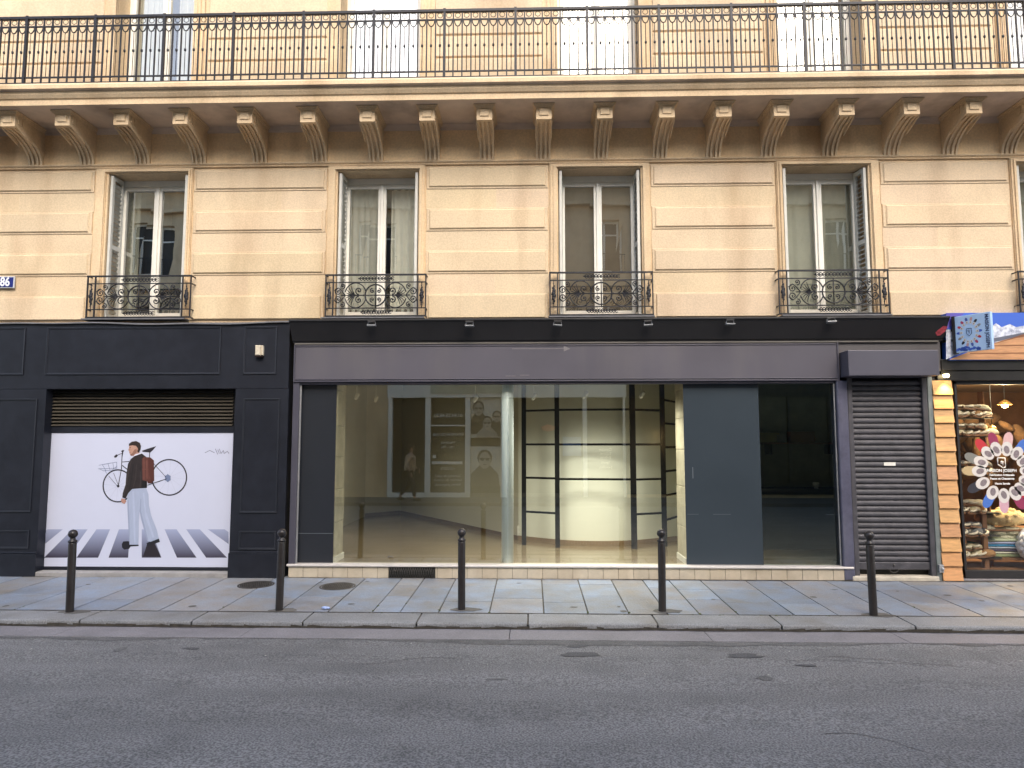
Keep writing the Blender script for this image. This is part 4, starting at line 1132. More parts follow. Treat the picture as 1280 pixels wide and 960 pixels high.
for px, w, h, c, lab in ((961, .16, .16, (.35, .30, .10), 'small yellowish box at the left end of the dim shelf'), (1002, .20, .18, (.34, .16, .07), 'orange-brown cardboard box on the dim shelf'), (975, .07, .13, (.4, .4, .35), 'pale jar on the dim shelf')):
    x, _ = fac(px, 553, Yb); mb = MB(); mb.bbox(-w, w, -.06, .10, 0, h, .006); mb.box(-w*.95, w*.95, -.065, .105, h*.8, h*.83)
    o = mb.build('storage_box', M('box_'+str(px), c, .7), loc=(x, Yb, zt_+.001)); tag(o, lab, 'box')
t = thing('dark_counter', 'black counter across the dark room at the right of the shop', 'counter', ((rxa+rxb)/2+.35, D+1.7, fl))
mb = MB(); mb.box(-.9, 1.0, -.25, .3, 0, .86); mb.build('body', m_dark2, t, .01); mb = MB(); mb.box(-.95, 1.05, -.3, .33, .861, .90); mb.build('top', m_dark2, t, .004)
x, y = fp(1026, 600, .9); o_ = MB(); o_.lathe([(.03, 0), (.045, .06), (.048, .09)], n=14); o = o_.build('cup', m_white, loc=(fac(1020, 610, D+1.6)[0], D+1.6, fl+.901)); tag(o, 'small white cup on the black counter', 'cup')

# ------------------------------------------------------------------ roller shutter
YS = D-.05
sx0, sx1 = FX(1063, 590, YS), FX(1158, 590, YS)
rs = thing('roller_shutter', 'closed grey-brown roller shutter with projecting box over the doorway', 'roller shutter', ((sx0+sx1)/2, D, 0)); o_ = Vector(rs.location)
def rpart(mb, name, mat, bevel=0):
    o = mb.build(name, mat, rs, bevel); o.location = -o_; return o
Yx = YG-.23
bx0, bx1 = FX(1060.5, 455, Yx), FX(1174, 455, Yx)
bz0, bz1 = FZ(469.5, 1115, Yx), FZ(437.5, 1115, Yx)
mb = MB(); mb.box(bx0, bx1, Yx, D-.002, bz0, bz1); rpart(mb, 'shutter_box', M('shutter_box_paint', (.085, .083, .105), .4, var=.06, scale=1.5), .008)
szb = FZ(712, 1115, YS); szt = FZ(474, 1115, YS)+.05
mb = MB(); n = 33; h = (szt-.06-szb-.10)/n
for k in range(n):
    z = szb+.10+k*h
    pts = [(YS+.012, z), (YS-.004, z+.002)]
    for q in range(7):
        a = q/6*math.pi; pts.append((YS-.004-.016*math.sin(a)*1.0, z+.004+(h-.016)*(1-math.cos(a))/2))
    pts += [(YS-.002, z+h-.008), (YS+.012, z+h-.0005)]
    mb.prism(pts, 'x', sx0+.02, sx1-.01)
rpart(mb, 'slats', m_shut)
mb = MB(); mb.bbox(sx0+.02, sx1-.01, YS-.025, YS+.02, szb, szb+.098, .008); rpart(mb, 'bottom_bar', m_shut, .003)
mb = MB()
mb.bbox(sx0-.02, sx0+.045, YS-.055, YS+.03, 0.03, bz0-.001, .006); mb.bbox(sx1-.03, sx1+.035, YS-.055, YS+.03, 0.03, bz0-.001, .006)
rpart(mb, 'guide_rails', m_shut, .002)
mb = MB(); mb.box(sx1+.036, sx1+.16, YS-.02, YS+.05, 0.03, bz0-.001); rpart(mb, 'side_jamb', m_black, .004)
lx, lz = fac(1112, 580, YS-.02); mb = MB(); mb.box(lx-.075, lx+.075, YS-.0235, YS-.0215, lz-.022, lz+.022); rpart(mb, 'sticker', m_white)
hx, hz = fac(1119, 717, YS-.05)
mb = MB(); mb.tube([(hx+.055*math.cos(R(a)), YS-.035-.01*math.sin(R(a)), szb+.012+.045*math.sin(R(a))) for a in range(180, 361, 15)], .006, 6); mb.ball((hx, YS-.03, szb+.06), .014, sub=2)
rpart(mb, 'pull_ring', m_cast)
mb = MB(); mb.bbox(FX(1064, 700, YG), FX(1172, 700, YG), YG-.03, D+.05, -.02, .055, .01); rpart(mb, 'threshold', M('worn_cream_threshold', (.52, .47, .38), .7, var=.25, scale=6, stain=(.25, .2, .15), stain_amt=.6), .01)
mb = MB(); mb.bbox(sx1+.05, sx1+.11, YS-.09, YS-.021, .10, .20, .006); mb.ball((sx1+.09, YS-.095, .15), .02, sub=2); rpart(mb, 'floor_lock', m_steel)
# backing
mb = MB(); mb.box(sx0-.05, sx1+.16, YS+.055, YS+.1, 0, zf0+.4); rpart(mb, 'door_lining', m_dark2)

# ------------------------------------------------------------------ slipper shop (right)
ss = thing('slipper_shop_front', 'shopfront with larch shingle jamb, black header and lit display window', 'shopfront', (FX(1240), D, 0)); so = Vector(ss.location)
def spart(mb, name, mat, bevel=0):
    o = mb.build(name, mat, ss, bevel); o.location = -so; return o
YW = D-.10
mb = MB(); mb.bbox(FX(1159, 590, YW)+.06, FX(1169.5, 590, YW)+.02, YW, D+.02, -.01, FZ(470, 1165, YW), .006); spart(mb, 'metal_edge', M('grey_green_metal', (.24, .27, .26), .4, metal=.3, var=.2, scale=6), .004)
shx0, shx1 = FX(1171, 590, YW), FX(1195.5, 590, YW)
zb_ = 0.0; zt_ = FZ(476, 1180, YW); n = 14
mb = MB()
for k in range(n):
    z0 = zb_+(zt_-zb_)*k/n; z1 = zb_+(zt_-zb_)*(k+1)/n
    kk = random.choice((1, 1, 1.1, .9, 1.05)); 
    mb.prism([(YW-.028, z0+.001), (YW-.010, z0+.001), (YW+.018, z1+.004), (YW+.002, z1+.004)], 'x', shx0, shx1, tone=(kk, kk*rnd(.92, 1.05), kk*rnd(.85, 1.1)))
spart(mb, 'shingles', m_orange)
mb = MB(); mb.box(shx0, shx1-.002, YW+.02, D+.3, 0, zt_); spart(mb, 'jamb_core', m_wood)
XE = 9.3
mb = MB(); mb.box(FX(1176, 460, YW), XE, YW-.02, D+.1, FZ(463, 1230, YW), FZ(451, 1230, YW)+.02); mb.box(FX(1171, 460, YW), XE, YW, D+.1, zt_+.003, FZ(463, 1230, YW)-.001)
spart(mb, 'header', M('header_black', (.02, .019, .018), .35, var=.3), .006)
mb = MB(); mb.box(FX(1196, 590, D), XE, D-.05, D+.0, FZ(481, 1230, D), FZ(478, 1230, D)+.02); mb.box(FX(1196, 590, D), FX(1199, 590, D), D-.05, D, .06, zt_); mb.box(FX(1196, 590, D), XE, D-.06, D+.02, .02, .12)
mb.box(XE-.1, XE, D-.1, D+.3, 0, zt_)
spart(mb, 'window_frame', m_black, .003)
mb = MB(); mb.poly([(FX(1198, 590, D), D-.02, .11), (XE-.1, D-.02, .11), (XE-.1, D-.02, zt_), (FX(1198, 590, D), D-.02, zt_)]); spart(mb, 'glass', g_right)
mb = MB(); mb.box(FX(1171, 600, D), XE, D-.12, D+.02, -.03, .018); spart(mb, 'threshold', m_gutter, .004)
# picture sign
sgx0 = FX(1182, 420, YW); zg0, zg1 = FZ(450, 1230, YW-.06), FZ(391, 1230, YW-.06)
sg_t = thing('panorama_sign', 'fascia sign printed with snowy mountains and wooden planks', 'sign', ((sgx0+XE)/2, D, zg0)); so2 = Vector(sg_t.location)
YZ = YW-.06
mb = MB(); mb.box(sgx0, XE, YZ, D-.002, zg0, zg1); o = mb.build('sky_print', grad_mat('sign_sky', (.62, .66, .75), (.05, .13, .55), .22, .60), sg_t); o.location = -so2
def sgp(name, mat, polys, lay):
    mb = MB()
    for pts in polys: mb.poly([(fac(u, v, YZ)[0]-so2.x, YZ-so2.y-lay*.0012, fac(u, v, YZ)[1]-so2.z) for u, v in pts])
    mb.build(name, mat, sg_t)
sgp('violet_corner', M('sign_violet', (.10, .08, .36), .4, var=.2), [[(1182.5, 391.5), (1205, 391.5), (1192, 405), (1182.5, 412)]], 1)
sgp('snow_print', M('sign_snow', (.60, .62, .68), .4, var=.5, scale=14, hue=(.22, .25, .34)), [[(1182.5, 412), (1192, 412), (1236, 410), (1245, 404), (1252, 409), (1262, 405), (1270, 409), (1280, 407), (1330, 404), (1330, 425), (1236, 428), (1192, 445), (1182.5, 449.5)]], 2)
sgp('ridge_print', M('sign_ridge', (.12, .13, .17), .4, var=.3), [[(1234, 424), (1252, 421), (1278, 416), (1330, 412), (1330, 420), (1262, 424), (1234, 429)]], 3)
sgp('plank_print', M('sign_planks', (.52, .27, .13), .4, var=.25, scale=5, stretch=(1, 1, 7)), [[(1190, 448), (1234, 431), (1262, 423), (1330, 414), (1330, 449.5), (1186, 449.5)]], 4)
sgp('plank_shadow_print', M('sign_plank_lines', (.22, .09, .04), .4), [[(1212, 441.5), (1330, 440), (1330, 441.5), (1212, 442.5)], [(1234, 432), (1330, 430), (1330, 431.5), (1234, 433)], [(1238, 431), (1278, 418), (1330, 412), (1330, 415), (1272, 422)]], 5)
text('side_lettering', 'CHAUSSONS', .045, (fac(1186, 425, YZ)[0]-so2.x, YZ-so2.y-.006, fac(1186, 428, YZ)[1]-so2.z), (R(90), R(-90), 0), M('sign_white', (.7, .7, .75), .4), sg_t)
# blade sign
XB = FX(1193, 418, D-.20)
bd0 = D-.22; Xb = XB
wB = .43
bl = thing('projecting_sign', 'pale blue projecting sign with a ring of slippers and vertical shop name', 'sign', (Xb, bd0, FZ(419, 1192, D-.2))); 
hB = .235
mb = MB(); mb.box(0, .05, -wB, 0, -hB, hB); bl.rotation_euler = (0, 0, R(30)); mb.build('panel', M('sign_pale_blue', (.42, .60, .85), .35, var=.06, scale=3), bl, .004)
mb = MB(); mb.box(-.012, .062, 0.001, .035, -hB-.01, hB+.01); mb.box(.01, .04, .035, .21-.0, .05, .08); mb.box(.01, .04, .035, .21, -.08, -.05); mb.build('mounting', m_black, bl)
def bp(mb, cy_, cz_, ry, rz, a, lay):
    mb.poly([(-lay*.001, cy_+ry*math.cos(k*math.tau/12)*math.cos(a)-rz*math.sin(k*math.tau/12)*math.sin(a), cz_+ry*math.cos(k*math.tau/12)*math.sin(a)+rz*math.sin(k*math.tau/12)*math.cos(a)) for k in range(12)])
cols_ = [(.05, .12, .5), (.45, .03, .05), (.40, .05, .12), (.06, .10, .35), (.5, .3, .3), (.02, .02, .03), (.25, .25, .25)]
mats_ = [M('slip_print_%d' % i, c, .5, var=.05) for i, c in enumerate(cols_)]
mwool = M('wool_print', (.66, .62, .58), .6, var=.06, scale=30)
cyy, czz = -wB*.40, .015
mbs = [MB() for _ in cols_]; mw = MB(); mi = MB()
for k in range(14):
    a = k*math.tau/14
    u, v = math.cos(a), math.sin(a)
    bp(mbs[k % 7], cyy+.128*u, czz+.165*v, .028, .016, a, 1); bp(mw, cyy+.098*u, czz+.125*v, .021, .017, a, 2); bp(mi, cyy+.098*u, czz+.125*v, .009, .008, a, 3)
for i, q in enumerate(mbs): tag(q.build('slipper_prints', mats_[i], bl), kind='stuff')
mw.build('wool_print', mwool, bl); mi.build('slipper_inside_print', mats_[6], bl)
mb = MB(); 
for k in range(16): bp(mb, cyy+rnd(-.13, .15), -hB+rnd(.02, .06), rnd(.02, .035), rnd(.01, .02), rnd(-.6, .6), 1.5)
mb.build('blue_foot_print', mats_[0], bl)
m_ink = M('dark_blue_ink', (.015, .03, .11), .4)
text('shop_name', 'MAISON JOSEPH', .058, (-.003, -wB+.045, 0), (R(90), R(90), R(-90)), m_ink, bl, offset=.0012)
mb = MB()
for (a, b, c, d) in ((-.03, .045, .03, .045), (-.03, .045, -.03, -.02), (.03, .045, .03, -.02), (-.03, -.02, 0, -.05), (.03, -.02, 0, -.05), (0, .03, 0, -.02), (0, .01, .02, .02)):
    mb.tube([(-.003, cyy+a, czz+b), (-.003, cyy+c, czz+d)], .0028, 4)
mb.build('emblem', m_ink, bl)
# display interior
dx0 = FX(1196, 590, D)-.3; dfl = .10
mb = MB(); mb.box(dx0, XE, D+.0, D+3.6, -.02, dfl); tag(mb.build('display_floor', m_wood), kind='structure')
mb = MB(); wallstrip(mb, [(dx0, D+.05), (dx0, D+3.5), (XE-.05, D+3.5), (XE-.05, D+.05)], dfl, 3.0)
tag(mb.build('display_wall', M('brown_panelling', (.12, .06, .03), .6, var=.4, scale=3)), kind='structure')
mb = MB(); mb.poly([(dx0, D+.02, zt_+.12), (XE, D+.02, zt_+.12), (XE, D+3.5, zt_+.12), (dx0, D+3.5, zt_+.12)]); tag(mb.build('display_ceiling', M('display_ceiling', (.12, .08, .05), .6)), kind='structure')
# slipper mesh
def slipper(mat):
    t = thing('slipper', '', 'slipper')
    mb = MB(); n = 14; prof = []
    for k in range(n):
        a = k*math.tau/n; prof.append((.045*math.sin(a)*(1+.15*math.cos(a)), .125*math.cos(a)))
    mb.prism(prof, 'z', 0, .018); mb.build('sole', m_wood, t, .003)
    mb = MB()
    g = bmesh.ops.create_uvsphere(mb.bm, u_segments=14, v_segments=8, radius=1)
    for v_ in g['verts']: v_.co = Vector((v_.co.x*.050, v_.co.y*.088+.045, max(v_.co.z, -.1)*.056+.018))
    for f in mb.bm.faces: f.smooth = True
    mb._tone(mb.bm.faces, (1, 1, 1)); mb.build('upper', mat, t)
    mb = MB(); mb.tube([(.038*math.cos(k*math.tau/12), -.045+.06*math.sin(k*math.tau/12), .040+.010*math.sin(k*math.tau/12)) for k in range(12)], .012, 6, closed=True)
    mb.build('wool_trim', M('cream_wool', (.70, .63, .47), .95, bump=.4, bscale=90), t)
    return t
kinds = [('cream', (.66, .58, .36)), ('grey', (.16, .16, .15)), ('tan', (.36, .20, .08)), ('charcoal', (.04, .04, .045))]
protos = [slipper(M('felt_'+n_, c, .9, bump=.6, bscale=80)) for n_, c in kinds]
used = [False]*4
def put_slipper(kind, x, y, z, rot, lab, g):
    o = protos[kind] if not used[kind] else dup(protos[kind]); used[kind] = True
    o.location = (x, y, z); o.rotation_euler = rot; o['label'] = lab; o['group'] = g; o.scale = (1.3,)*3
# shelves at the left of the display
t = thing('slipper_shelf', 'tall wooden shelf of slippers at the left of the lit window', 'shelf', (FX(1208, 590, D+.3), D+.3, dfl)); o_ = Vector(t.location)
shz = [FZ(v, 1210, D+.3) for v in (545, 592, 640, 668, 695)]+[FZ(522, 1210, D+.3)]
wS = .42
mb = MB()
for z in shz: mb.box(-.30, .34, -.10, .22, z-dfl-.016, z-dfl)
mb.build('boards', m_dark2, t); mb = MB(); mb.box(-.32, -.301, -.16, .22, 0, 2.35); mb.box(.341, .36, .1, .22, 0, 2.35); mb.build('sides', m_wood, t)
rown = {5: 'top', 0: 'second', 1: 'third', 2: 'fourth', 3: 'fifth', 4: 'bottom'}
kk = {5: 0, 0: 0, 1: 1, 2: 0, 3: 1, 4: 0}
for r in (5, 0, 1, 2, 3, 4):
    for j in range(7 if r in (5, 0, 1) else 5):
        up = j >= 4 if r in (5, 0, 1) else j >= 3; nn = j-(4 if r in (5, 0, 1) else 3)
        kd = kk[r] if j != 2 else (kk[r]+2) % 4
        put_slipper(kd, o_.x-.14+.125*(nn+.5 if up else j), D+.20+rnd(-.02, .02)+(.03 if up else 0), shz[r]+.003+(.085 if up else 0), (R(-8 if up else 4), R(rnd(-14, 14)), R(-52+rnd(-26, 26))),
                    '%s slipper %s the %s shelf of the lit window, %s' % (kinds[kd][0], 'piled on others over' if up else 'lying on', rown[r], ['at the left', 'second from left', 'third from left', 'at the right'][nn if up else j]), 'slippers on the window shelf')
# pile of hides/brown things at the back
mb = MB(); random.seed(5)
for k in range(60): mb.ball((rnd(dx0+.4, 8.3), D+rnd(1.8, 3.0), rnd(1.0, 2.2)), rnd(.07, .2), (1.6, .6, .6), 2, .05, Matrix.Rotation(rnd(0, 3), 3, 'Y'))
tag(mb.build('hides', M('brown_hides', (.10, .055, .025), .9, var=.6, scale=7, bump=.8, bscale=40)), 'mass of brown hides hung at the back of the lit shop', 'hides', kind='stuff')
# bench with blankets, fleeces
bxa, bxb = FX(1222, 680, D+.35), FX(1222, 680, D+.35)+1.5
t = thing('display_bench', 'low wooden bench frame in the lit window', 'bench', ((bxa+bxb)/2, D+.5, dfl)); w_ = (bxb-bxa)/2; hz_ = FZ(640, 1230, D+.35)-dfl
for sx_ in (-1, 1):
    for sy_ in (-1, 1):
        mb = MB(); mb.box(-.03, .03, -.03, .03, 0, hz_-.03 if sy_ > 0 else hz_); p = mb.build('leg', m_wood, t, .004); p.location = (sx_*(w_-.03), sy_*.25-.0, 0)
mb = MB(); mb.box(-w_, w_, -.27, .28, .10, .13); mb.box(-w_, w_, -.20, .28, hz_-.25, hz_-.225); mb.build('shelf', m_wood, t, .004)
bz = dfl+.131
for i, (c, h, lab) in enumerate((((.30, .36, .20), .045, 'folded pale green blanket at the bottom of the striped pile'), ((.60, .60, .48), .03, 'folded cream blanket second from bottom of the pile'), ((.09, .08, .12), .035, 'folded dark violet blanket in the middle of the pile'), ((.45, .50, .56), .03, 'folded pale grey blanket in the pile'), ((.05, .24, .42), .03, 'folded bright blue blanket in the pile'), ((.36, .40, .58), .035, 'folded lilac blanket near the top of the pile'), ((.50, .56, .38), .04, 'folded pale lime blanket on top of the pile'))):
    mb = MB(); mb.bbox(-w_+.07, w_-.1, -.21, .2, 0, h-.003, .012)
    o = mb.build('folded_blanket', M('blanket_%d' % i, c, .95, bump=.5, bscale=50), loc=((bxa+bxb)/2+rnd(-.01, .01), D+.5, bz), bevel=.006); tag(o, lab, 'blanket', 'folded blankets under the bench'); bz += h
def fleece(x, y, z, r, s3, col, lab, name='sheepskin', seed=1):
    random.seed(seed); mb = MB()
    mb.ball((0, 0, 0), r, s3, 4, .05)
    for k in range(40):
        a = rnd(0, math.tau); e = rnd(-1, 1); q = math.sqrt(1-e*e)
        mb.ball((r*s3[0]*q*math.cos(a)*.93, r*s3[1]*q*math.sin(a)*.93, r*s3[2]*e*.93), r*rnd(.08, .16), (1, 1, 1), 2, .12)
    o = mb.build(name, M('fleece_%d' % seed, col, .98, var=.2, scale=14, bump=1.0, bscale=60), loc=(x, y, z)); return tag(o, lab, 'sheepskin', 'sheepskins in the lit window')
zB = dfl+hz_
for i, (px, py, r, s3) in enumerate(((1236, 664, .10, (1.4, 1, .75)), (1252, 668, .10, (1.5, 1, .6)), (1268, 667, .11, (1.5, 1, .6)), (1244, 672, .09, (1.6, 1, .5)), (1262, 674, .09, (1.9, 1, .5)), (1283, 670, .11, (1.5, 1, .7)))):
    x, z = fac(px, py, D+.32); fleece(x, D+.42, z+.02, r, s3, (.60, .58, .42), 'rolled cream sheepskin in the lit window, ' + ['leftmost of the rolls', 'second of the upper rolls', 'third of the upper rolls', 'lower left roll', 'lower middle roll', 'rightmost roll'][i], seed=20+i)
x, z = fac(1258, 648, D+.35); fleece(x, D+.45, z, .30, (1.1, .7, .36), (.72, .55, .28), 'large golden yellow sheepskin draped on the bench', seed=40)
# lamps
def pendant(px, py, Y, r, lab, glow, power):
    x, z = fac(px, py, Y)
    t = thing('pendant_lamp', lab, 'lamp', (x, Y, z), 'lamps in the slipper shop')
    mb = MB(); mb.tube([(0, 0, r*.6), (0, 0, zt_+.11-z)], .006, 5); mb.build('cord', m_black, t)
    mb = MB(); mb.lathe([(r*1.3, -.01), (r*.9, r*.35), (r*.35, r*.75), (.02, r*.85)], n=18); mb.build('shade', M('lamp_shade_brass', (.4, .25, .08), .35, metal=.6), t)
    mb = MB(); mb.ball((0, 0, -.02), r*.62, (1, 1, .8), 3); mb.build('bulb', glow, t)
    ld = bpy.data.lights.new('lamp_light', 'POINT'); ld.energy = power; ld.color = (1, .70, .36); ld.shadow_soft_size = .06
    lo = bpy.data.objects.new('lamp_light', ld); C.objects.link(lo); lo.parent = t; lo.location = (0, 0, -.16)
warm = EM('warm_bulb', (1, .62, .25), 9)
pendant(1256, 505, D+1.2, .075, 'glowing warm pendant lamp at the back of the slipper shop', warm, 48)
pendant(1240, 535, D+.9, .05, 'small white pendant lamp hanging lower in the slipper shop', EM('cream_bulb', (1, .8, .5), 2.2), 14)
x, z = fac(1245, 484, D+1.0)
mb = MB(); mb.lathe([(.10, 0), (.11, .01), (.11, .03)], n=24); o = mb.build('ceiling_light', EM('white_downlight', (1, .88, .65), 8), loc=(x, D+.9, zt_+.085)); tag(o, 'round flat white ceiling light inside the slipper shop', 'lamp', 'lamps in the slipper shop')
ld = bpy.data.lights.new('downlight', 'AREA'); ld.energy = 26; ld.size = .18; ld.color = (1, .8, .5); lo = bpy.data.objects.new('downlight', ld); C.objects.link(lo); lo.parent = o; lo.location = (0, -.4, -.02)
# light over the shingles (header spot)
x = FX(1180, 480, YW)
mb = MB(); mb.lathe([(.03, -.02), (.035, 0), (.035, .02)], n=16); o = mb.build('header_spotlight', EM('header_lens', (1, .8, .4), 7), loc=(x, YW-.055, zt_+.06)); tag(o, 'small warm spotlight in the header above the shingle jamb', 'lamp')
ld = bpy.data.lights.new('header_spot', 'SPOT'); ld.energy = 14; ld.spot_size = R(75); ld.spot_blend = 1; ld.color = (1, .72, .3); ld.shadow_soft_size = .02
lo = bpy.data.objects.new('header_spot', ld); C.objects.link(lo); lo.parent = o; lo.location = (0, -.03, -.03); lo.rotation_euler = (R(12), 0, 0)
# wreath decal
dc = thing('window_decal', 'white lettering in a ring of coloured slippers stuck on the right window', 'decal', (fac(1254, 590, D-.024)[0], D-.024, fac(1254, 590, D-.024)[1]))
S = 1/93.5
def dp(mb, u, v, ru, rv, a, lay, n=14):
    mb.poly([(S*(u+ru*math.cos(k*math.tau/n)*math.cos(a)-rv*math.sin(k*math.tau/n)*math.sin(a)), -lay*.0008, S*(v+ru*math.cos(k*math.tau/n)*math.sin(a)+rv*math.sin(k*math.tau/n)*math.cos(a))) for k in range(n)])
dcols = {'grey': (.20, .20, .18), 'red': (.50, .03, .04), 'plum': (.28, .03, .09), 'pink': (.66, .42, .40), 'blue': (.06, .16, .52), 'tan': (.50, .38, .20), 'rose': (.60, .36, .42), 'black': (.03, .03, .04)}
dm = {k: M('decal_'+k, c, .6, var=.06, scale=30) for k, c in dcols.items()}
ring = [(178, 'tan'), (155, 'grey'), (127, 'red'), (104, 'plum'), (78, 'pink'), (52, 'blue'), (28, 'black'), (4, 'grey'), (-22, 'tan'), (-46, 'red'), (-64, 'plum'), (-92, 'rose'), (-120, 'blue'), (-152, 'black')]
for a, c in ring:
    a = R(a); u, v = math.cos(a), math.sin(a)
    pr_ = thing('printed_slipper', None, None); pr_.parent = dc
    mb = MB(); dp(mb, 40*u, 40*v, 9.5, 5.8, a, 1); dp(mb, 35*u, 35*v, 8.5, 5.8, a, .9); mb.build('toe', dm[c], pr_)
    mb = MB(); dp(mb, 28.5*u, 28.5*v, 9.0, 6.9, a, 2); mb.build('fleece_ring', mwool, pr_)
    mb = MB(); dp(mb, 27.5*u, 27.5*v, 4.9, 3.4, a+.35, 3); mb.build('inside', M('decal_shade', (.22, .18, .19), .7, var=.3, scale=60), pr_)
mwt = M('white_vinyl', (.82, .82, .80), .5, var=.02)
for s_, sz_, v in (('MAISON JOSEPH', .052, 1.6), ('Fabrication Artisanale', .036, -3.6), ('Peaux et Chaussons', .038, -8.0), ('Haute Savoie', .036, -14)):
    text('lettering', s_, sz_, (-.02, -.003, S*v), FRONT, mwt, dc, offset=.0012)
mb = MB()
for a, b, c, d in ((-6, 17, 3, 17), (-6, 17, -6, 9), (3, 17, 3, 6), (-6, 9, 0, 5), (3, 6, 0, 5), (-2, 13, -2, 10), (-2, 13, 1, 12), (0, 13, 0, 8)):
    mb.tube([(S*a, -.003, S*b), (S*c, -.003, S*d)], .006, 4)
mb.build('emblem', mwt, dc)
# stool with fleece
x, y = gnd_p(1304, 721)
st = thing('fleece_stool', 'white sheepskin stool with splayed wooden legs outside the right window', 'stool', (x, y, pz(y)))
random.seed(77)
mb = MB(); mb.ball((0, 0, .40), .25, (1, 1, .95), 5, .012)
for k in range(220):
    a = rnd(0, math.tau); e = rnd(-1, 1); q = math.sqrt(1-e*e); mb.ball((.225*q*math.cos(a), .225*q*math.sin(a), .40+.21*e), rnd(.045, .06), (1, 1, 1), 3, .04)
mb.build('seat', M('white_fleece', (.86, .88, .93), .98, var=.02, scale=10), st)
for a in (45, 135, 225, 315):
    mb = MB(); c_, s_ = math.cos(R(a)), math.sin(R(a)); mb.tube([(.12*c_, .12*s_, .25), (.19*c_, .19*s_, 0)], [.026, .017], 10); mb.build('leg', M('beech', (.52, .34, .17), .5, var=.15), st)

# ------------------------------------------------------------------ far side of the street (seen mirrored in the panes)
YO = -5.2
DM = 2*D-YO-.0          # mirrored distance of that facade
def OX(px, Y=YO): return (px-665)/F*(2*(D-.03)-Y)
def OZ(py, Y=YO): return fac(640, py, 2*(D-.03)-Y)[1]
ob = thing('facing_building', 'cream stone building facing across the street with tall windows', 'building', (0, YO, 0)); oo = Vector(ob.location)
def opart(mb, name, mat, parent=None, bevel=0):
    o = mb.build(name, mat, parent or ob, bevel)
    if parent is None: o.location = -oo
    return o
OT = 11.2
mb = MB()
oxs = [-19.25+i*2.75 for i in range(15)]
rowsO = [(4.55, 6.75), (7.85, 9.75)]
sh0, sh1 = OX(486), OX(780)
zb0 = OZ(497); zb1 = OZ(480)
lvl = [(zb1+.12, rowsO[0][0]), (rowsO[0][1], rowsO[1][0]), (rowsO[1][1], OT)]
for a, b in lvl: mb.box(-21, 21, YO-.4, YO, a, b)
for z0, z1 in rowsO:
    e = [-21]+[q for x in oxs for q in (x-.55, x+.55)]+[21]
    for i in range(0, len(e), 2): mb.box(e[i], e[i+1], YO-.4, YO, z0, z1)
mb.box(-21, sh0-.05, YO-.4, YO, -.1, zb1+.12); mb.box(sh1+.05, 21, YO-.4, YO, -.1, zb1+.12)
opart(mb, 'wall', m_stone2)
mb = MB()
for z, p in ((3.98, .06), (4.3, .10), (7.3, .14), (10.2, .25), (OT-.12, .4)): mb.box(-21, 21, YO+.001, YO+p, z, z+.12)
for z in [4.65+.36*k for k in range(6)]:
    e = [-21]+[q for x in oxs for q in (x-.7, x+.7)]+[21]
    for i in range(0, len(e), 2): mb.bbox(e[i], e[i+1], YO-.001, YO+.03, z, z+.32, .01) if False else mb.box(e[i], e[i+1], YO+.001, YO+.025, z, z+.31)
opart(mb, 'string_courses', m_stone2)
w0_ = None
for z0, z1 in rowsO:
    for x in oxs:
        if w0_ is not None and w0_[0] == z0: q_ = dup(w0_[1], (x, 0, z0), parent=ob); continue
        w = thing('window', None, None); w.parent = ob; w.location = (x, 0, z0); w0_ = (z0, w)
        mb = MB(); H_ = z1-z0
        for a, b, c, d in ((-.55, -.48, 0, H_), (.48, .55, 0, H_), (-.04, .04, 0, H_), (-.48, .48, 0, .07), (-.48, .48, H_-.08, H_), (-.48, .48, H_*.72, H_*.72+.05)): mb.box(a, b, -.25, -.19, c, d)
        mb.build('frame', m_white, w)
        mb = MB(); mb.box(-.5, .5, -.24, -.23, .05, H_-.05); mb.build('pane', M('far_pane', (.06, .05, .04), .35, spec=.2), w)
        mb = MB(); [mb.box(-.6+.1*k-.006, -.6+.1*k+.006, .10, .112, .0, .6) for k in range(13)]; mb.box(-.62, .62, .095, .12, .6, .63); mb.build('guard_rail', m_iron, w)
mb = MB(); mb.box(-21, 21, YO-5, YO-.4, -.1, OT); opart(mb, 'rear_block', m_room)
mb = MB(); mb.prism([(YO-.2, OT), (YO-1.2, OT+1.0), (YO-4.5, OT+1.2), (YO-5, OT)], 'x', -21, 21); opart(mb, 'roof', M('zinc_roof', (.22, .24, .27), .4, metal=.5))
# optician-like shopfront
op = thing('white_framed_shopfront', 'white framed shopfront with portrait posters across the street', 'shopfront', (OX(600), YO, 0)); po_ = Vector(op.location)
def ppart(mb, name, mat): o = mb.build(name, mat, op); o.location = -po_; return o
mwf = M('shop_white_frame', (.88, .87, .82), .5, var=.04)
zw0 = OZ(616)
mb = MB(); mb.box(sh0-.05, sh1+.05, YO-.1, YO+.12, zb0, zb1); ppart(mb, 'fascia', mwf)
mb = MB(); mb.box(OX(538), OX(640), YO+.121, YO+.15, zb0+.14, zb1+.01); ppart(mb, 'name_board', m_dark)
mb = MB()
for a, b in ((485, 490), (531.5, 538), (581.5, 588), (626, 634), (728, 733), (778, 781)): mb.box(OX(a), OX(b), YO-.1, YO+.08, .0, zb0-.001)
mb.box(sh0, OX(588), YO-.1, YO+.06, zw0-.16, zw0)
ppart(mb, 'posts', mwf)
mb = MB(); mb.box(OX(538), OX(582), YO-.05, YO+.05, OZ(532.5), OZ(531)); mb.box(OX(540), OX(578), YO-.02, YO+.02, OZ(580.5), OZ(577)); ppart(mb, 'transom', mwf)
mb = MB(); mb.box(sh0, sh1, YO-.16, YO-.12, .0, zb0); ppart(mb, 'display_back', M('far_shop_dark', (.035, .032, .025), .6, var=.3))
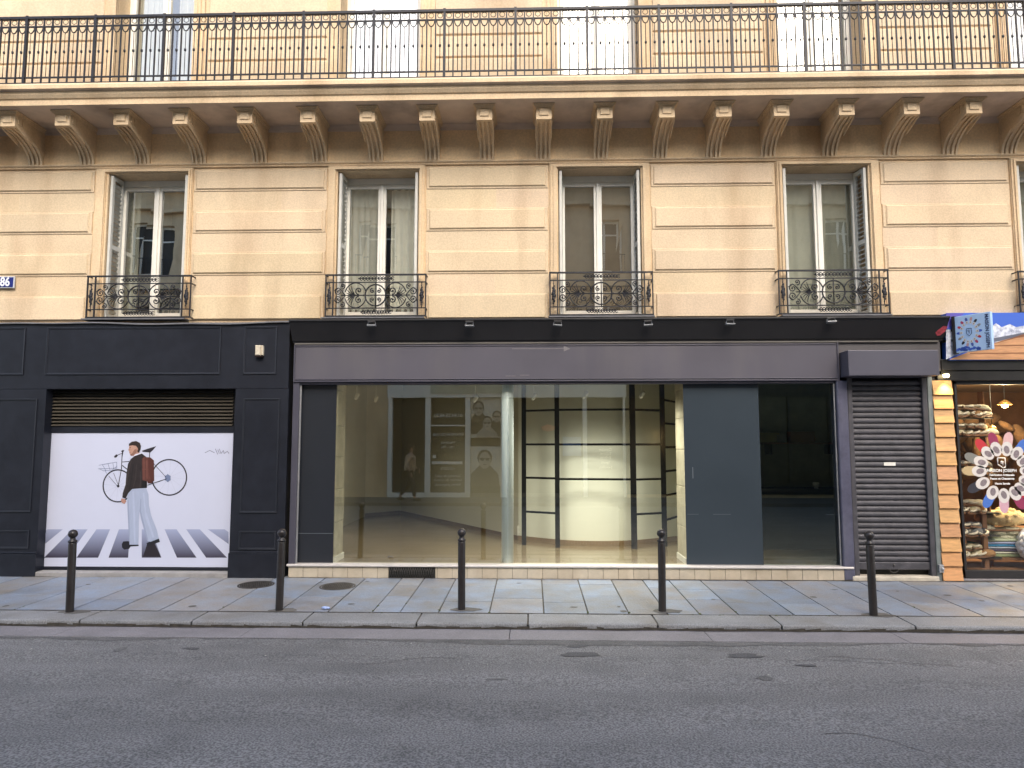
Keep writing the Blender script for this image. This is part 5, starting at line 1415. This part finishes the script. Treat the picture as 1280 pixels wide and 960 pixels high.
mb = MB(); mb.box(sh0-.05, sh1+.05, YO-.1, YO+.02, -.1, .12); ppart(mb, 'plinth', M('far_plinth', (.2, .18, .15), .7))
BACK = (R(90), 0, R(180))
text('phone_number', '01.84.25.48.20', .165, (OX(560), YO+.0, OZ(519.5)), BACK, mwf, op, offset=.002).location -= po_
for s_, v, sz_ in (('EXAMENS DE VUE', 543, .13), ('Horaires', 553, .13), ('10h - 19h', 559, .12), ('VISAGISTE', 586, .11), ('Lunettes de soleil', 595, .12), ('Lentilles de contact', 600, .12), ('Verres progressifs', 606, .12)):
    text('shop_lettering', s_, sz_, (OX(560), YO+.0, OZ(v)), BACK, mwf, op).location -= po_
for s_, v in (('Optique', 562), ('Solaires', 567), ('Enfants', 572), ('Sport', 578), ('Lentilles', 584)):
    text('shop_lettering', s_, .13, (OX(756), YO+.0, OZ(v)), BACK, mwf, op).location -= po_
mb = MB(); mb.box(OX(541), OX(545), YO, YO+.01, OZ(573), OZ(569)); ppart(mb, 'card_sticker', mwf)
dk = thing('dark_shopfront', 'dark glazed shopfront across the street beside the white framed one', 'shopfront', (OX(900), YO, 0)); dq = Vector(dk.location)
dxa, dxb = sh1+.06, OX(1130)
mb = MB(); mb.box(dxa, dxb, YO+.001, YO+.10, .1, .45); mb.box(dxa, dxb, YO+.001, YO+.12, zb0, zb1+.05); mb.build('panelling', m_navy, dk).location = -dq
mb = MB(); mb.box(dxa, dxb, YO+.01, YO+.03, .45, zb0); mb.build('glazing', M('far_dark_glass', (.02, .02, .018), .15), dk).location = -dq
for k in range(8):
    xx_ = dxa+(dxb-dxa)*k/7; mb = MB(); mb.box(xx_-.04, xx_+.04, YO+.031, YO+.09, .4501, zb0-.001); mb.build('mullion', m_navy, dk).location = -dq
# portrait posters (flat prints)
def portrait(v0, v1, faces, label):
    x0, x1 = OX(588.5), OX(627); z0, z1 = OZ(v1), OZ(v0)
    t = thing('portrait_poster', label, 'poster', ((x0+x1)/2, YO-.02, z0), 'portrait posters across the street'); q = Vector(t.location)
    mb = MB(); mb.box(x0-q.x, x1-q.x, -.01, 0, 0, z1-z0); mb.build('sheet', M('portrait_grey', (.72, .70, .62), .5), t)
    for i, (u, v, r, cl) in enumerate(faces):
        cx_, cz_ = OX(u)-q.x, OZ(v)-z0; rr = r/F*DM
        def ell(cx, cz, rx, rz, lay, n=20, cut=None):
            return [(cx+rx*math.cos(k*math.tau/n), lay*.002, max(.0, min(z1-z0, cz+rz*math.sin(k*math.tau/n)))) for k in range(n)]
        L0 = 1+i*6
        mb = MB(); mb.poly([(cx_-rr*.5, L0*.002, cz_-rr*.5), (cx_+rr*.5, L0*.002, cz_-rr*.5), (min(x1-q.x, cx_+rr*1.9), L0*.002, max(0, cz_-rr*1.9)), (min(x1-q.x, cx_+rr*2.1), L0*.002, max(0, cz_-rr*4.5)), (max(x0-q.x, cx_-rr*2.1), L0*.002, max(0, cz_-rr*4.5)), (max(x0-q.x, cx_-rr*1.9), L0*.002, max(0, cz_-rr*1.9))]); mb.build('shoulders', M('portrait_clothes', cl, .6), t)
        mb = MB(); mb.poly(ell(cx_, cz_+rr*.3, rr*1.02, rr*1.12, L0+1)); mb.build('hair', M('portrait_hair', (.05, .045, .04), .6), t)
        mb = MB(); mb.poly(ell(cx_, cz_-rr*.05, rr*.82, rr*1.15, L0+2)); mb.build('face', M('portrait_skin', (.50, .45, .38), .6), t)
        mb = MB(); [mb.poly(ell(cx_+s*rr*.36, cz_+rr*.08, rr*.28, rr*.2, L0+3)) for s in (-1, 1)]; mb.box(cx_-rr*.8, cx_+rr*.8, (L0+3)*.002-.001, (L0+3)*.002, cz_+rr*.16, cz_+rr*.24); mb.build('glasses', M('portrait_lens', (.04, .04, .04), .4), t)
        mb = MB(); mb.poly(ell(cx_, cz_-rr*.62, rr*.26, rr*.07, L0+3)); mb.build('mouth', M('portrait_mouth', (.12, .09, .08), .6), t)
portrait(497.5, 547, [(621, 521, 5.5, (.06, .055, .05)), (598, 511, 7, (.07, .06, .055)), (609, 529, 6.5, (.45, .42, .36))], 'upper monochrome poster of three people in sunglasses across the street')
portrait(558, 608, [(606, 575, 9, (.09, .08, .07))], 'lower monochrome poster of one smiling person in glasses across the street')
# blue poster deeper
mb = MB(); mb.box(OX(703), OX(726), YO-.06, YO-.04, OZ(570), OZ(546)); o = mb.build('window_screen', M('blue_screen', (.12, .25, .5), .4)); tag(o, 'blue picture panel in the shop window across the street', 'picture panel')
mb = MB(); mb.ball((OX(685), YO-.02, OZ(535)), .16, (1.4, .3, .7), 3, .1); o = mb.build('orange_flower', M('orange_petals', (.6, .14, .06), .6)); tag(o, 'orange decoration in the shop window across the street', 'decoration')

# ------------------------------------------------------------------ pedestrian across the street
def skin_body(joints, edges, name, mat, parent, sub=2):
    me = bpy.data.meshes.new(name); me.from_pydata([j[0] for j in joints], edges, [])
    o = bpy.data.objects.new(name, me); C.objects.link(o)
    m = o.modifiers.new('skin', 'SKIN'); m.use_smooth_shade = True
    for i, j in enumerate(joints):
        sv = me.skin_vertices[0].data[i]; r = j[1]; sv.radius = r if isinstance(r, tuple) else (r, r); sv.use_root = (i == 0)
    s = o.modifiers.new('sub', 'SUBSURF'); s.levels = sub; s.render_levels = sub
    me.materials.append(mat); o.parent = parent
    return o
YPn = -3.75
pp = thing('person', 'person in a beige padded jacket and dark trousers walking on the far pavement', 'person', (OX(512, YPn), YPn, ZR+.1))
m_skin = M('skin', (.45, .28, .20), .5, var=.06)
m_trs = M('dark_trousers', (.035, .035, .04), .8); m_jk = M('beige_jacket', (.50, .37, .26), .8, var=.1, scale=9, bump=.6, bscale=14)
# walking towards +X
J = [((0, 0, .93), (.13, .15)), ((.01, 0, 1.12), (.12, .15)), ((.02, 0, 1.30), (.12, .17)), ((.02, 0, 1.42), (.08, .11)), ((.035, 0, 1.50), .052),
     ((0, .09, .88), .085), ((.16, .10, .50), .058), ((.17, .10, .42), .052), ((.20, .10, .09), .038), ((.31, .10, .04), .035),
     ((0, -.09, .88), .085), ((-.06, -.10, .50), .058), ((-.09, -.10, .43), .052), ((-.33, -.10, .14), .038), ((-.25, -.10, .05), .035),
     ((.02, .19, 1.38), .06), ((-.06, .24, 1.12), .048), ((.06, .24, .92), .034), ((.02, -.19, 1.38), .06), ((.06, -.24, 1.12), .048), ((.22, -.22, .99), .034)]
E = [(0, 1), (1, 2), (2, 3), (3, 4), (0, 5), (5, 6), (6, 7), (7, 8), (8, 9), (0, 10), (10, 11), (11, 12), (12, 13), (13, 14), (3, 15), (15, 16), (16, 17), (3, 18), (18, 19), (19, 20)]
# head is part of the body surface
J += [((.045, 0, 1.55), (.060, .058)), ((.055, 0, 1.64), (.098, .080)), ((.05, 0, 1.71), (.085, .072)), ((.045, 0, 1.755), (.045, .04))]
E += [(4, 21), (21, 22), (22, 23), (23, 24)]
body = skin_body(J, E, 'body', m_skin, pp)
JT = [((0, 0, .95), (.145, .165)), ((0, .09, .86), .105), ((.155, .10, .50), .078), ((.19, .10, .12), .062), ((0, -.09, .86), .105), ((-.07, -.10, .47), .078), ((-.31, -.10, .17), .062)]
skin_body(JT, [(0, 1), (1, 2), (2, 3), (0, 4), (4, 5), (5, 6)], 'trousers', m_trs, pp)
JJ = [((.0, 0, .86), (.185, .20)), ((.01, 0, 1.05), (.18, .20)), ((.02, 0, 1.28), (.165, .21)), ((.02, 0, 1.41), (.115, .15)), ((.03, 0, 1.475), (.085, .09)),
      ((.02, .20, 1.37), .095), ((-.06, .265, 1.12), .080), ((.03, .26, .97), .060), ((.02, -.20, 1.37), .095), ((.05, -.265, 1.12), .080), ((.16, -.24, 1.01), .060)]
skin_body(JJ, [(0, 1), (1, 2), (2, 3), (3, 4), (3, 5), (5, 6), (6, 7), (3, 8), (8, 9), (9, 10)], 'jacket', m_jk, pp)
for s, (hx_, hz_2) in ((1, (.09, .86)), (-1, (.27, .965))):
    y_ = .24*s if s > 0 else -.215
    fj = [((hx_-.02, y_, hz_2+.03), .026), ((hx_+.01, y_, hz_2-.02), (.034, .018))]; fe = [(0, 1)]
    for k, (dx, L) in enumerate(((-.022, .065), (-.007, .075), (.008, .07), (.022, .055))):
        b_ = len(fj); fj += [((hx_+.012+dx, y_, hz_2-.05), .010), ((hx_+.02+dx, y_+.006, hz_2-.05-L*.5), .009), ((hx_+.02+dx-.008, y_+.012, hz_2-.05-L), .007)]
        fe += [(1, b_), (b_, b_+1), (b_+1, b_+2)]
    b_ = len(fj); fj += [((hx_+.038, y_+.008, hz_2-.005), .010), ((hx_+.052, y_+.014, hz_2-.04), .009)]; fe += [(0, b_), (b_, b_+1)]
    skin_body(fj, fe, 'hand', m_skin, pp, 1)
mb = MB(); mb.ball((.035, 0, 1.70), .112, (1.02, .84, .98), 3, .02); mb.ball((-.03, 0, 1.63), .085, (.8, .9, 1.1), 3, .02); mb.build('hair', M('dark_brown_hair', (.05, .03, .02), .7), pp)
mb = MB(); mb.ball((.155, 0, 1.625), .016, (1, .8, 1.4), 2); mb.build('nose', m_skin, pp)
mb = MB(); [mb.ball((.135, s*.032, 1.655), .010, sub=2) for s in (-1, 1)]; mb.build('eyes', m_dark2, pp)
mb = MB(); mb.ball((.142, 0, 1.578), .016, (.4, 1.2, .3), 2); mb.build('mouth', M('lips', (.35, .12, .10), .5), pp)
for (x, y, z) in ((.27, .10, .035), (-.29, -.10, .06)):
    mb = MB(); mb.ball((x, y, z), .075, (1.8, .65, .65), 3); mb.build('shoe', m_dark2, pp)

# ------------------------------------------------------------------ light
w = bpy.data.worlds.new('World'); sc.world = w; w.use_nodes = True
nt = w.node_tree; bgn = nt.nodes['Background']; sky = nt.nodes.new('ShaderNodeTexSky'); sky.sky_type = 'NISHITA'; sky.sun_disc = False
SE, SA = 43, -15
sky.sun_elevation = R(SE); sky.sun_rotation = R(180+SA); sky.air_density = 1.0; sky.dust_density = 3.0; sky.ozone_density = 1.0
nt.links.new(sky.outputs[0], bgn.inputs[0]); bgn.inputs[1].default_value = .15
sd = bpy.data.lights.new('sun', 'SUN'); sd.energy = 0.8; sd.angle = R(35); sd.color = (1, .93, .82)
so_ = bpy.data.objects.new('sun', sd); C.objects.link(so_)
dirv = Vector((math.sin(R(180+SA))*math.cos(R(SE)), math.cos(R(180+SA))*math.cos(R(SE)), math.sin(R(SE))))
so_.rotation_euler = dirv.to_track_quat('Z', 'Y').to_euler(); so_.location = (0, -3, 14)
vs = sc.view_settings; vs.view_transform = 'Standard'; vs.look = 'None'; vs.gamma = 1; vs.exposure = 1.3; vs.use_curve_mapping = False
cy_ = sc.cycles; cy_.max_bounces = 8; cy_.transparent_max_bounces = 12; cy_.glossy_bounces = 4; cy_.diffuse_bounces = 4
cy_.sample_clamp_indirect = 4; cy_.use_denoising = True; cy_.caustics_reflective = False; cy_.caustics_refractive = False
